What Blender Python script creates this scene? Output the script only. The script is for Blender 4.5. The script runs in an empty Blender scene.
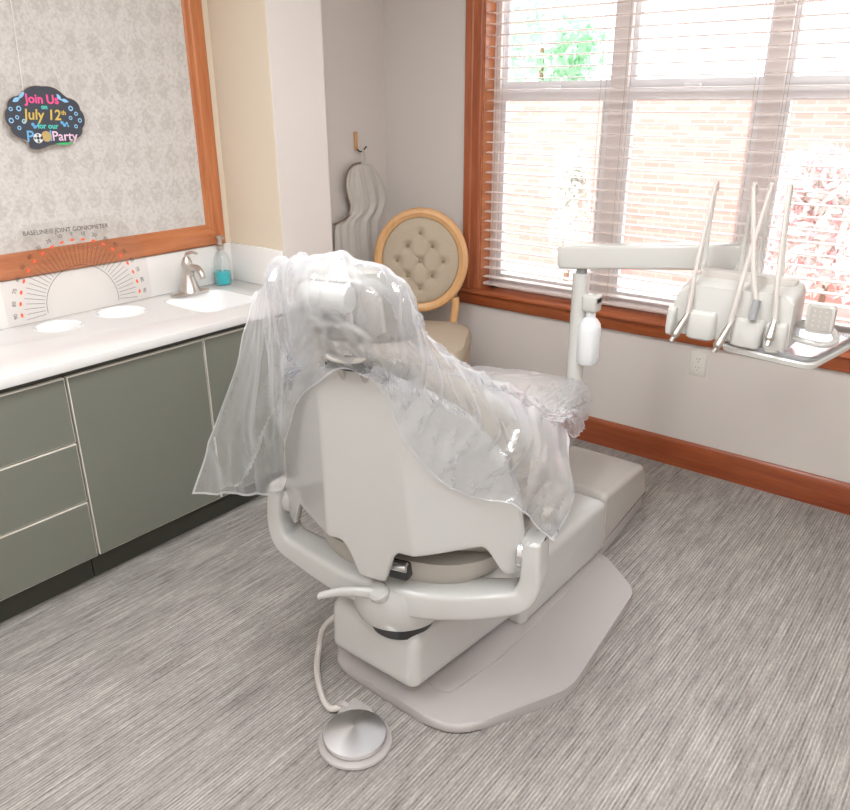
import bpy, bmesh, math, random
from mathutils import Vector, Matrix, noise
PI = math.pi
sc = bpy.context.scene
C = sc.collection
rnd = random.Random(7)

# ------------------------------------------------------------------ materials
def new_mat(name):
    m = bpy.data.materials.new(name); m.use_nodes = True
    nt = m.node_tree; nt.nodes.clear()
    out = nt.nodes.new('ShaderNodeOutputMaterial')
    return m, nt, out
def pbsdf(nt, out, col, rough=.5, metal=0., spec=.5, coat=0.):
    b = nt.nodes.new('ShaderNodeBsdfPrincipled')
    b.inputs['Base Color'].default_value = (*col, 1)
    b.inputs['Roughness'].default_value = rough
    b.inputs['Metallic'].default_value = metal
    b.inputs['Specular IOR Level'].default_value = spec
    b.inputs['Coat Weight'].default_value = coat
    b.inputs['Coat Roughness'].default_value = .08
    nt.links.new(b.outputs[0], out.inputs[0])
    return b
def coords(nt, scale=(1, 1, 1), rot=(0, 0, 0)):
    g = nt.nodes.new('ShaderNodeNewGeometry')
    mp = nt.nodes.new('ShaderNodeMapping')
    mp.inputs['Scale'].default_value = scale; mp.inputs['Rotation'].default_value = rot
    nt.links.new(g.outputs['Position'], mp.inputs['Vector'])
    return mp.outputs[0]
def noise_tex(nt, vec, scale, detail=3, rough=.5):
    n = nt.nodes.new('ShaderNodeTexNoise')
    n.inputs['Scale'].default_value = scale; n.inputs['Detail'].default_value = detail
    n.inputs['Roughness'].default_value = rough
    nt.links.new(vec, n.inputs['Vector']); return n.outputs['Fac']
def ramp(nt, fac, stops):
    r = nt.nodes.new('ShaderNodeValToRGB'); e = r.color_ramp.elements
    while len(e) < len(stops): e.new(.5)
    for k, (p, c) in enumerate(stops):
        e[k].position = p; e[k].color = (*c, 1)
    nt.links.new(fac, r.inputs[0]); return r.outputs[0]
def math_n(nt, op, a, b=None):
    m = nt.nodes.new('ShaderNodeMath'); m.operation = op
    for i, v in enumerate((a, b)):
        if v is None: continue
        if isinstance(v, (int, float)): m.inputs[i].default_value = v
        else: nt.links.new(v, m.inputs[i])
    return m.outputs[0]
def bump(nt, b, h, strength=.2, dist=.01):
    n = nt.nodes.new('ShaderNodeBump'); n.inputs['Strength'].default_value = strength
    n.inputs['Distance'].default_value = dist
    nt.links.new(h, n.inputs['Height']); nt.links.new(n.outputs[0], b.inputs['Normal'])
def hexc(r, g, b):
    f = lambda v: (v / 255 / 12.92) if v / 255 <= .04045 else ((v / 255 + .055) / 1.055) ** 2.4
    return (f(r), f(g), f(b))
def simple(name, col, rough=.5, metal=0., spec=.5, coat=0., var=.04, vs=6, bmp=0., bs=200):
    m, nt, out = new_mat(name)
    b = pbsdf(nt, out, col, rough, metal, spec, coat)
    v = coords(nt)
    f = noise_tex(nt, v, vs, 3)
    lo = tuple(max(0, c * (1 - var)) for c in col); hi = tuple(min(1, c * (1 + var)) for c in col)
    nt.links.new(ramp(nt, f, [(.3, lo), (.7, hi)]), b.inputs['Base Color'])
    if bmp: bump(nt, b, noise_tex(nt, v, bs, 2), bmp, .002)
    return m
def wood(name, c1, c2, axis='Z', rough=.32):
    m, nt, out = new_mat(name)
    b = pbsdf(nt, out, c1, rough, 0, .5, .3)
    s = {'X': (1.2, 14, 14), 'Y': (14, 1.2, 14), 'Z': (14, 14, 1.2)}[axis]
    v = coords(nt, s)
    f = noise_tex(nt, v, 2.2, 6, .65)
    nt.links.new(ramp(nt, f, [(.3, c1), (.52, tuple((a + b_) / 2 for a, b_ in zip(c1, c2))), (.72, c2)]), b.inputs['Base Color'])
    bump(nt, b, f, .05, .002)
    return m

M = {}
M['wall'] = simple('wall_paint_greige', hexc(219, 212, 206), .75, spec=.25, var=.012, vs=2, bmp=.08, bs=160)
M['wall_beige'] = simple('wall_paint_beige', hexc(226, 213, 193), .75, spec=.25, var=.012, vs=2, bmp=.08, bs=160)
M['ceiling'] = simple('ceiling_paint', hexc(232, 230, 226), .8, spec=.2, var=.01, bmp=.1)
M['cherryX'] = wood('cherry_wood_x', hexc(150, 74, 40), hexc(190, 108, 66), 'X', .16)
M['cherryY'] = wood('cherry_wood_y', hexc(166, 92, 50), hexc(205, 132, 84), 'Y')
M['cherryZ'] = wood('cherry_wood_z', hexc(152, 78, 46), hexc(190, 112, 74), 'Z')
M['frameZ'] = wood('frame_wood_z', hexc(166, 92, 50), hexc(205, 132, 84), 'Z')
M['baseboard'] = wood('baseboard_wood', hexc(134, 62, 34), hexc(172, 92, 54), 'X')
M['beech'] = wood('beech_wood', hexc(208, 158, 104), hexc(222, 176, 124), 'Z', .4)
M['white_vinyl'] = simple('window_vinyl', hexc(240, 240, 242), .4, var=.01)
M['mullion'] = simple('mullion_vinyl', hexc(236, 230, 228), .5, var=.02)
M['slat'] = simple('blind_slat', hexc(228, 214, 208), .3, var=.03, coat=.2)
M['cord'] = simple('cord', hexc(196, 176, 162), .8)
M['counter'] = simple('solid_surface_white', hexc(226, 225, 223), .22, var=.008, coat=.2)
M['basin'] = simple('porcelain_white', hexc(246, 246, 246), .15, var=.004, coat=.4)
M['splash'] = simple('solid_surface_splash', hexc(236, 234, 231), .25, var=.008)
M['green_door'] = simple('sage_laminate', hexc(117, 119, 109), .42, var=.02, vs=1.5)
M['edge_band'] = simple('edge_band', hexc(212, 208, 196), .5, var=.02)
M['cab_dark'] = simple('cabinet_inside', hexc(84, 84, 76), .7)
M['toe'] = simple('toe_kick', hexc(66, 67, 58), .6)
M['plastic_white'] = simple('chair_plastic', hexc(193, 193, 190), .16, var=.01, coat=.6)
M['plastic_grey'] = simple('chair_plastic_warm', hexc(186, 182, 176), .22, var=.01, coat=.4)
M['base_plate'] = simple('chair_base_grey', hexc(180, 175, 173), .28, var=.015)
M['upholstery'] = simple('chair_upholstery', hexc(168, 163, 153), .45, var=.03, bmp=.15, bs=90)
M['seatpan'] = simple('seat_pan', hexc(178, 173, 165), .4, var=.02)
M['dark'] = simple('dark_mechanism', hexc(50, 50, 52), .4, var=.1)
M['chrome'] = simple('chrome', hexc(225, 225, 228), .12, 1., var=.01)
M['nickel'] = simple('brushed_nickel', hexc(206, 200, 194), .28, 1., var=.02)
M['steel'] = simple('spun_steel', hexc(205, 206, 210), .2, 1., var=.02)
M['unit'] = simple('delivery_plastic', hexc(203, 202, 197), .2, var=.01, coat=.2)
M['hose'] = simple('hose_rubber', hexc(204, 198, 192), .4, var=.02)
M['grey_cap'] = simple('grey_cap', hexc(150, 150, 152), .4)
M['outlet'] = simple('outlet_plastic', hexc(228, 224, 216), .4, var=.005)
M['slot'] = simple('outlet_slot', hexc(90, 84, 80), .6)
M['linen'] = simple('linen_upholstery', hexc(186, 172, 152), .9, spec=.15, var=.07, vs=220, bmp=.3, bs=500)
M['button'] = simple('linen_button', hexc(160, 144, 122), .85, spec=.15)
M['towel'] = simple('apron_cloth', hexc(208, 203, 196), .9, spec=.1, var=.03, vs=30, bmp=.3, bs=120)
M['trimcord'] = simple('apron_piping', hexc(132, 112, 96), .8)
M['chalk'] = simple('chalkboard', hexc(66, 70, 80), .7, var=.08, vs=40)
M['sign_edge'] = simple('sign_edge_wood', hexc(170, 150, 128), .6)
for k, c in dict(pink=(238, 92, 150), gold=(214, 188, 96), teal=(84, 206, 190), blue=(150, 204, 240), pale=(238, 206, 226), green=(70, 196, 120),
                 red=(226, 84, 66), straw=(196, 168, 112), white=(236, 240, 244), skyb=(110, 178, 226)).items():
    M['ink_' + k] = simple('chalk_ink_' + k, hexc(*c), .8, var=.06, vs=60)
M['mark_dark'] = simple('printed_black', hexc(62, 52, 50), .6)
M['mark_red'] = simple('printed_orange', hexc(250, 104, 66), .6)
M['bark'] = simple('bark', hexc(150, 120, 100), .9, var=.2)
M['paving'] = simple('pale_paving', hexc(225, 222, 218), .8, var=.03)

def mat_carpet():
    m, nt, out = new_mat('striped_carpet')
    b = pbsdf(nt, out, (.4, .4, .4), .95, 0, .08)
    # fine yarn rows running along Y
    v1 = coords(nt, (120, 4.5, 1)); n1 = noise_tex(nt, v1, 1.0, 2, .55)
    v2 = coords(nt, (260, 60, 1)); n2 = noise_tex(nt, v2, 1.0, 2, .6)
    v3 = coords(nt, (9, 4, 1)); n3 = noise_tex(nt, v3, 1.0, 3, .6)
    v4 = coords(nt, (60, 14, 1)); n4 = noise_tex(nt, v4, 1.0, 1, .5)
    s = math_n(nt, 'ADD', math_n(nt, 'MULTIPLY', n1, .75), math_n(nt, 'MULTIPLY', n2, .5))
    s = math_n(nt, 'ADD', s, math_n(nt, 'MULTIPLY', n3, .35))
    s = math_n(nt, 'ADD', s, math_n(nt, 'MULTIPLY', n4, .25))
    s = math_n(nt, 'MULTIPLY', s, 1 / 1.85)
    g = nt.nodes.new('ShaderNodeNewGeometry'); sp = nt.nodes.new('ShaderNodeSeparateXYZ'); nt.links.new(g.outputs['Position'], sp.inputs[0])
    wob = math_n(nt, 'MULTIPLY', n1, 2.5)
    row = math_n(nt, 'SINE', math_n(nt, 'ADD', math_n(nt, 'MULTIPLY', sp.outputs[0], 2 * PI / .0098), wob))
    row = math_n(nt, 'MULTIPLY', row, math_n(nt, 'ADD', math_n(nt, 'MULTIPLY', n3, .10), .005))
    s = math_n(nt, 'ADD', s, row)
    col = ramp(nt, s, [(.34, hexc(112, 108, 104)), (.45, hexc(144, 140, 135)), (.54, hexc(164, 159, 154)), (.66, hexc(196, 191, 185))])
    nt.links.new(col, b.inputs['Base Color'])
    bump(nt, b, s, .9, .008)
    return m
M['carpet'] = mat_carpet()

def mat_damask():
    m, nt, out = new_mat('damask_wallpaper')
    b = pbsdf(nt, out, (.6, .58, .55), .6, 0, .2)
    g = nt.nodes.new('ShaderNodeNewGeometry'); sp = nt.nodes.new('ShaderNodeSeparateXYZ')
    nt.links.new(g.outputs['Position'], sp.inputs[0])
    y, z = sp.outputs[1], sp.outputs[2]
    a = math_n(nt, 'ADD', math_n(nt, 'MULTIPLY', y, 34.), math_n(nt, 'MULTIPLY', z, 23.))
    c = math_n(nt, 'SUBTRACT', math_n(nt, 'MULTIPLY', y, 34.), math_n(nt, 'MULTIPLY', z, 23.))
    v = coords(nt, (1, 1, 1)); n = noise_tex(nt, v, 95, 4, .7); n2 = noise_tex(nt, v, 40, 3, .6)
    lat = math_n(nt, 'MULTIPLY', math_n(nt, 'SINE', a), math_n(nt, 'SINE', c))
    lat2 = math_n(nt, 'SINE', math_n(nt, 'MULTIPLY', math_n(nt, 'ADD', lat, math_n(nt, 'MULTIPLY', n2, 3.)), 5.))
    s = math_n(nt, 'ADD', math_n(nt, 'MULTIPLY', lat, .085), math_n(nt, 'MULTIPLY', lat2, .08))
    s = math_n(nt, 'ADD', s, n)
    nt.links.new(ramp(nt, s, [(.34, hexc(192, 187, 181)), (.5, hexc(205, 200, 195)), (.66, hexc(213, 209, 204))]), b.inputs['Base Color'])
    return m
M['damask'] = mat_damask()

def mat_brick():
    m, nt, out = new_mat('pink_brick')
    b = pbsdf(nt, out, (.6, .4, .3), .9, 0, .2)
    v = coords(nt, (1, 1, 1), (PI / 2, 0, 0))
    t = nt.nodes.new('ShaderNodeTexBrick'); nt.links.new(v, t.inputs['Vector'])
    t.inputs['Color1'].default_value = (*hexc(214, 148, 138), 1); t.inputs['Color2'].default_value = (*hexc(220, 164, 156), 1)
    t.inputs['Mortar'].default_value = (*hexc(222, 172, 164), 1)
    t.inputs['Scale'].default_value = 1; t.inputs['Brick Width'].default_value = .16; t.inputs['Row Height'].default_value = .055
    t.inputs['Mortar Size'].default_value = .008
    nt.links.new(t.outputs['Color'], b.inputs['Base Color'])
    return m
M['brick'] = mat_brick()

def mat_film(name, fac, base):
    """thin clear polythene: mostly see-through, milky at glancing angles and along its wrinkles, sharp highlights"""
    m, nt, out = new_mat(name)
    tr = nt.nodes.new('ShaderNodeBsdfTransparent'); tr.inputs[0].default_value = (.99, .99, 1, 1)
    df = nt.nodes.new('ShaderNodeBsdfDiffuse'); df.inputs[0].default_value = (.93, .96, 1, 1)
    tl = nt.nodes.new('ShaderNodeBsdfTranslucent'); tl.inputs[0].default_value = (.95, .97, 1, 1)
    gl = nt.nodes.new('ShaderNodeBsdfGlossy'); gl.inputs['Roughness'].default_value = .07
    v = coords(nt); n = noise_tex(nt, v, 26, 4, .6)
    bp = nt.nodes.new('ShaderNodeBump'); bp.inputs['Strength'].default_value = .15; bp.inputs['Distance'].default_value = .01
    nt.links.new(n, bp.inputs['Height'])
    for s in (df, gl): nt.links.new(bp.outputs[0], s.inputs['Normal'])
    lw = nt.nodes.new('ShaderNodeLayerWeight'); lw.inputs['Blend'].default_value = .35
    nt.links.new(bp.outputs[0], lw.inputs['Normal'])
    milk = nt.nodes.new('ShaderNodeMixShader'); milk.inputs[0].default_value = .5
    nt.links.new(df.outputs[0], milk.inputs[1]); nt.links.new(tl.outputs[0], milk.inputs[2])
    a = nt.nodes.new('ShaderNodeMixShader')
    f = math_n(nt, 'ADD', math_n(nt, 'MULTIPLY', lw.outputs['Facing'], fac), base)
    nt.links.new(f, a.inputs[0]); nt.links.new(tr.outputs[0], a.inputs[1]); nt.links.new(milk.outputs[0], a.inputs[2])
    g2 = nt.nodes.new('ShaderNodeMixShader')
    f2 = math_n(nt, 'ADD', math_n(nt, 'MULTIPLY', lw.outputs['Fresnel'], .30), .055)
    nt.links.new(f2, g2.inputs[0]); nt.links.new(a.outputs[0], g2.inputs[1]); nt.links.new(gl.outputs[0], g2.inputs[2])
    nt.links.new(g2.outputs[0], out.inputs[0])
    return m
M['film'] = mat_film('clear_polythene_film', .54, .15)
M['film_hem'] = mat_film('polythene_hem', .3, .5)

def mat_clear(name, tint=(1, 1, 1), gloss=.08, body=0., bodycol=(1, 1, 1)):
    m, nt, out = new_mat(name)
    tr = nt.nodes.new('ShaderNodeBsdfTransparent'); tr.inputs[0].default_value = (*tint, 1)
    gl = nt.nodes.new('ShaderNodeBsdfGlossy'); gl.inputs['Roughness'].default_value = .03
    df = nt.nodes.new('ShaderNodeBsdfPrincipled'); df.inputs['Base Color'].default_value = (*bodycol, 1)
    lw = nt.nodes.new('ShaderNodeLayerWeight'); lw.inputs['Blend'].default_value = .3
    a = nt.nodes.new('ShaderNodeMixShader'); a.inputs[0].default_value = body
    nt.links.new(tr.outputs[0], a.inputs[1]); nt.links.new(df.outputs[0], a.inputs[2])
    x = nt.nodes.new('ShaderNodeMixShader')
    nt.links.new(math_n(nt, 'MULTIPLY', lw.outputs['Facing'], gloss * 2), x.inputs[0])
    nt.links.new(a.outputs[0], x.inputs[1]); nt.links.new(gl.outputs[0], x.inputs[2])
    nt.links.new(x.outputs[0], out.inputs[0])
    return m
M['glass'] = mat_clear('window_glass', (.98, .985, .98), .03)
M['acrylic'] = mat_clear('clear_acrylic', (.985, .98, .975), .05, .015, (.9, .88, .87))
M['bottle'] = mat_clear('clear_bottle', (.97, .98, .98), .30, .04, (.9, .95, .95))
M['soap'] = mat_clear('teal_soap', (.05, .8, .85), .12, .85, hexc(0, 196, 204))
M['milky'] = simple('milky_plastic', hexc(226, 229, 230), .35, var=.01)

def leafmat(name, col, var=.1, vs=6):
    m, nt, out = new_mat(name)
    v = coords(nt); c_ = ramp(nt, noise_tex(nt, v, vs, 3), [(.3, tuple(q * (1 - var) for q in col)), (.7, tuple(min(1, q * (1 + var)) for q in col))])
    d = nt.nodes.new('ShaderNodeBsdfDiffuse'); t_ = nt.nodes.new('ShaderNodeBsdfTranslucent'); x = nt.nodes.new('ShaderNodeMixShader'); x.inputs[0].default_value = .5
    nt.links.new(c_, d.inputs[0]); nt.links.new(c_, t_.inputs[0]); nt.links.new(d.outputs[0], x.inputs[1]); nt.links.new(t_.outputs[0], x.inputs[2]); nt.links.new(x.outputs[0], out.inputs[0])
    return m
M['foliage_green'] = leafmat('foliage_green', hexc(190, 222, 196), .22, 3)
M['foliage_pale'] = leafmat('foliage_pale', hexc(246, 246, 242), .03)
M['foliage_pink'] = leafmat('foliage_pink', hexc(240, 196, 200), .08, 12)
def mat_fill():  # emission of the added, unseen ceiling fill panels
    m, nt, out = new_mat('fill_emission')
    e = nt.nodes.new('ShaderNodeEmission'); e.inputs[0].default_value = (.975, .985, 1, 1); e.inputs[1].default_value = FILL
    nt.links.new(e.outputs[0], out.inputs[0]); return m

# ------------------------------------------------------------------ object helpers
ROOT = {}
def link_mesh(name, bm, mat, parent=None, smooth=True, origin=None, angle=35):
    if len(bm.faces):
        bmesh.ops.recalc_face_normals(bm, faces=bm.faces)
        if all(len(e.link_faces) == 2 for e in bm.edges) and bm.calc_volume(signed=True) < 0: bmesh.ops.reverse_faces(bm, faces=bm.faces)
    if parent is not None: o0 = ROOT[parent.name]
    elif origin is not None: o0 = Vector(origin)
    else:
        xs = [v.co for v in bm.verts]
        o0 = Vector(((min(c.x for c in xs) + max(c.x for c in xs)) / 2, (min(c.y for c in xs) + max(c.y for c in xs)) / 2, min(c.z for c in xs)))
    bmesh.ops.translate(bm, verts=bm.verts, vec=-o0)
    me = bpy.data.meshes.new(name); bm.to_mesh(me); bm.free()
    for mm in (mat if isinstance(mat, (list, tuple)) else [mat]): me.materials.append(mm)
    if smooth:
        me.polygons.foreach_set('use_smooth', [True] * len(me.polygons))
        me.set_sharp_from_angle(angle=math.radians(angle))
    o = bpy.data.objects.new(name, me); C.objects.link(o)
    if parent is not None: o.parent = parent
    else: o.location = o0
    ROOT[o.name] = o0
    return o
def tag(o, label=None, cat=None, group=None, kind=None):
    if label: o['label'] = label
    if cat: o['category'] = cat
    if group: o['group'] = group
    if kind: o['kind'] = kind
    return o
def thing(name, loc, label, cat, group=None):
    o = bpy.data.objects.new(name, None); C.objects.link(o); o.location = loc
    o.empty_display_size = .05
    ROOT[o.name] = Vector(loc)
    return tag(o, label, cat, group)
def struct(name, bm, mat, label=None, **k):
    o = link_mesh(name, bm, mat, **k); tag(o, label, None, None, 'structure'); return o
def B(): return bmesh.new()
def box(bm, lo, hi, bev=0., seg=2, mtx=None):
    r = bmesh.ops.create_cube(bm, size=1)
    vs = r['verts']
    lo = Vector(lo); hi = Vector(hi); c = (lo + hi) / 2; s = hi - lo
    for v in vs: v.co = Vector((v.co.x * s.x, v.co.y * s.y, v.co.z * s.z)) + c
    if bev > 0:
        es = list({e for v in vs for e in v.link_edges})
        r2 = bmesh.ops.bevel(bm, geom=es, offset=bev, segments=seg, affect='EDGES', profile=.5)
        vs = list({v for f in r2['faces'] for v in f.verts} | {v for v in vs if v.is_valid})
    if mtx is not None:
        seen = set()
        for v in vs:
            if v.is_valid and v not in seen: v.co = mtx @ v.co; seen.add(v)
    return bm
def loft(bm, rings, cap=True, closed=True):
    R = [[bm.verts.new(p) for p in ring] for ring in rings]
    n = len(R[0])
    for a, b in zip(R, R[1:]):
        for i in range(n if closed else n - 1):
            j = (i + 1) % n
            bm.faces.new((a[i], a[j], b[j], b[i]))
    if cap and closed:
        bm.faces.new(R[0][::-1]); bm.faces.new(R[-1])
    return R
def cr(pts, n=8, closed=False):
    """Catmull-Rom through points (tuples of any length)"""
    P = [Vector(p) for p in pts]; out = []
    N = len(P); rng = range(N if closed else N - 1)
    for i in rng:
        p1 = P[i]; p2 = P[(i + 1) % N]
        p0 = P[i - 1] if (i > 0 or closed) else p1 * 2 - p2
        p3 = P[(i + 2) % N] if (i + 2 < N or closed) else p2 * 2 - p1
        for k in range(n):
            t = k / n
            out.append(.5 * ((2 * p1) + (p2 - p0) * t + (2 * p0 - 5 * p1 + 4 * p2 - p3) * t * t + (3 * p1 - p0 - 3 * p2 + p3) * t ** 3))
    if not closed: out.append(P[-1])
    return out
def tube(bm, pts, rad, seg=12, n=6, smooth=True, cap=True):
    P = cr(pts, n) if smooth else [Vector(p) for p in pts]
    rs = rad if callable(rad) else (lambda t: rad)
    rings = []; up = Vector((.13, .27, .95)).normalized()
    prev = None
    for i, p in enumerate(P):
        d = (P[min(i + 1, len(P) - 1)] - P[max(i - 1, 0)]).normalized()
        if prev is None:
            a = d.cross(up)
            if a.length < .1: a = d.cross(Vector((1, 0, 0)))
            a.normalize()
        else:
            a = (prev - d * prev.dot(d)).normalized()
        prev = a; b = d.cross(a); r = rs(i / (len(P) - 1))
        rings.append([p + (a * math.cos(q) + b * math.sin(q)) * r for q in [2 * PI * k / seg for k in range(seg)]])
    loft(bm, rings, cap); return bm
def lathe(bm, prof, c=(0, 0, 0), seg=28, mtx=None):
    c = Vector(c); rings = []
    for r, z in prof:
        rings.append([Vector((max(r, 1e-4) * math.cos(2 * PI * k / seg), max(r, 1e-4) * math.sin(2 * PI * k / seg), z)) for k in range(seg)])
    if mtx is not None: rings = [[mtx @ p for p in ring] for ring in rings]
    rings = [[p + c for p in ring] for ring in rings]
    loft(bm, rings); return bm
def round_poly(pts, r, n=4):
    out = []; N = len(pts)
    for i in range(N):
        p = Vector(pts[i]); a = Vector(pts[i - 1]); b = Vector(pts[(i + 1) % N])
        rr = r[i] if isinstance(r, (list, tuple)) else r
        da = (a - p); db = (b - p)
        rr = min(rr, da.length * .48, db.length * .48)
        s = p + da.normalized() * rr; e = p + db.normalized() * rr
        for k in range(n + 1):
            t = k / n; out.append(s.lerp(p, t).lerp(p.lerp(e, t), t))
    return out
def prism(bm, poly, fn, t0, t1, bev=0., seg=3):
    """poly: 2D points; fn(u,v,t)->3D; extruded t0..t1"""
    a = [bm.verts.new(fn(p[0], p[1], t0)) for p in poly]
    b = [bm.verts.new(fn(p[0], p[1], t1)) for p in poly]
    f0 = bm.faces.new(a[::-1]); f1 = bm.faces.new(b)
    n = len(poly)
    for i in range(n): bm.faces.new((a[i], a[(i + 1) % n], b[(i + 1) % n], b[i]))
    if bev:
        es = list(f0.edges) + list(f1.edges)
        bmesh.ops.bevel(bm, geom=es, offset=bev, segments=seg, affect='EDGES', profile=.5)
    return bm
def prism_round(bm, poly, fn, t0, t1, r, seg=6):
    P = [Vector((p[0], p[1])) for p in poly]; n = len(P)
    area = sum(P[i].x * P[(i + 1) % n].y - P[(i + 1) % n].x * P[i].y for i in range(n))
    sg = 1 if area > 0 else -1
    N = []
    for i in range(n):
        d = P[(i + 1) % n] - P[i - 1]; d.normalize(); N.append(Vector((-d.y, d.x)) * sg)
    rings = []
    for k in range(seg + 1):
        a = PI / 2 * k / seg; ins = r * (1 - math.sin(a)); rings.append([fn(*(P[i] + N[i] * ins), t0 + r * (1 - math.cos(a))) for i in range(n)])
    for k in range(seg, -1, -1):
        a = PI / 2 * k / seg; ins = r * (1 - math.sin(a)); rings.append([fn(*(P[i] + N[i] * ins), t1 - r * (1 - math.cos(a))) for i in range(n)])
    loft(bm, rings); return bm
def superring(c, ax, ay, rx, ry, e=2.6, n=28):
    out = []
    for k in range(n):
        t = 2 * PI * k / n; ct, st = math.cos(t), math.sin(t)
        out.append(Vector(c) + Vector(ax) * (rx * math.copysign(abs(ct) ** (2 / e), ct)) + Vector(ay) * (ry * math.copysign(abs(st) ** (2 / e), st)))
    return out

# ------------------------------------------------------------------ camera
cam = bpy.data.cameras.new('camera'); co = bpy.data.objects.new('camera', cam); C.objects.link(co)
ax, ay, az = -.3806, .005, .6715
Rz = Matrix.Rotation(az, 3, 'Z'); Rx = Matrix.Rotation(ax, 3, 'X'); Ry = Matrix.Rotation(ay, 3, 'Y')
R = Rz @ Rx @ Ry
r_, f_, u_ = R @ Vector((1, 0, 0)), R @ Vector((0, 1, 0)), R @ Vector((0, 0, 1))
m4 = Matrix((( r_.x, u_.x, -f_.x, 2.3752), (r_.y, u_.y, -f_.y, -3.3662), (r_.z, u_.z, -f_.z, 1.6538), (0, 0, 0, 1)))
co.matrix_world = m4
cam.sensor_fit = 'HORIZONTAL'; cam.sensor_width = 36; cam.lens = 762.9 / 850 * 36; cam.clip_start = .05
sc.camera = co

# ------------------------------------------------------------------ room shell
XL, XR, YB, ZC = -.565, 3.6, -4.6, 2.75
WX0, WX1, WZ0, WZ1 = .074, 2.10, .705, 2.36
bm = B(); box(bm, (XL - .15, YB - .15, -.1), (XR + .15, .16, 0)); struct('floor', bm, M['carpet'], smooth=False)
bm = B(); box(bm, (XL - .15, YB - .15, ZC), (XR + .15, .16, ZC + .1)); struct('ceiling', bm, M['ceiling'], smooth=False)
bm = B(); box(bm, (XL - .15, YB, 0), (XL, -.96, ZC)); n_ = len(bm.faces); box(bm, (XL - .15, -.96, 0), (XL, .0, ZC))
bm.faces.ensure_lookup_table()
for f in bm.faces[n_:]: f.material_index = 1
struct('wall_left', bm, [M['wall_beige'], M['wall']], smooth=False)
bm = B(); box(bm, (XR, YB, 0), (XR + .15, .0, ZC)); struct('wall_right', bm, M['wall'], smooth=False)
bm = B(); box(bm, (XL - .15, YB - .15, 0), (XR + .15, YB, ZC)); struct('wall_back', bm, M['wall'], smooth=False)
bm = B()
box(bm, (XL - .15, 0, 0), (WX0, .16, ZC)); box(bm, (WX1, 0, 0), (XR + .15, .16, ZC))
box(bm, (WX0, 0, 0), (WX1, .16, WZ0 - .03)); box(bm, (WX0, 0, WZ1), (WX1, .16, ZC))
struct('wall_window', bm, M['wall'], smooth=False)
# stub wall at the end of the counter, closing it off from the corner recess
bm = B(); box(bm, (XL, -1.119, 0), (-.2, -.814, ZC), .004, 2)
bm.faces.ensure_lookup_table()
for f in bm.faces:
    if f.calc_center_median().y < -1.117: f.material_index = 1
struct('wall_stub', bm, [M['wall'], M['wall_beige']], smooth=False)
# baseboards
def base_prof(y0=0.):
    return [(0, 0), (-.016, 0), (-.016, .115), (-.012, .128), (-.006, .137), (0, .138)]
bm = B(); prism(bm, base_prof(), lambda u, v, t: Vector((t, u, v)), XL, XR); struct('baseboard_window', bm, M['baseboard'])
bm = B(); prism(bm, base_prof(), lambda u, v, t: Vector((XL - u, t, v)), -.814, 0); struct('baseboard_left', bm, M['baseboard'])
bm = B(); prism(bm, base_prof(), lambda u, v, t: Vector((XR + u, t, v)), YB, 0); struct('baseboard_right', bm, M['baseboard'])
# window: casing (trim), stool, apron
def casing_prof():   # u across width (0 inner .. .1 outer), v thickness
    return [(0, 0), (0, -.012), (.006, -.016), (.03, -.013), (.05, -.015), (.056, -.02), (.088, -.022), (.094, -.02), (.1, -.014), (.1, 0)]
bm = B()
prism(bm, casing_prof(), lambda u, v, t: Vector((WX0 - u, v, t)), WZ0, WZ1 + .1)
prism(bm, casing_prof(), lambda u, v, t: Vector((WX1 + u, v, t)), WZ0, WZ1 + .1)
prism(bm, casing_prof(), lambda u, v, t: Vector((t, v, WZ1 + u)), WX0 - .1, WX1 + .1)
struct('trim_1', bm, M['cherryZ'], angle=20)
bm = B()   # jamb liners
box(bm, (WX0, .001, WZ0), (WX0 + .010, .13, WZ1)); box(bm, (WX1 - .010, .001, WZ0), (WX1, .13, WZ1)); box(bm, (WX0, .001, WZ1 - .010), (WX1, .13, WZ1))
struct('trim_2', bm, M['cherryY'], smooth=False)
bm = B()
pp = [(.13, .705), (-.036, .705), (-.046, .699), (-.048, .688), (-.042, .678), (-.03, .674), (-.028, .664), (-.024, .628), (-.018, .618), (-.002, .615), (0, .64), (.13, .675)]
prism(bm, pp, lambda u, v, t: Vector((t, u, v)), -.045, WX1 + .13, .004, 2)
struct('trim_3', bm, M['cherryX'])
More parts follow.
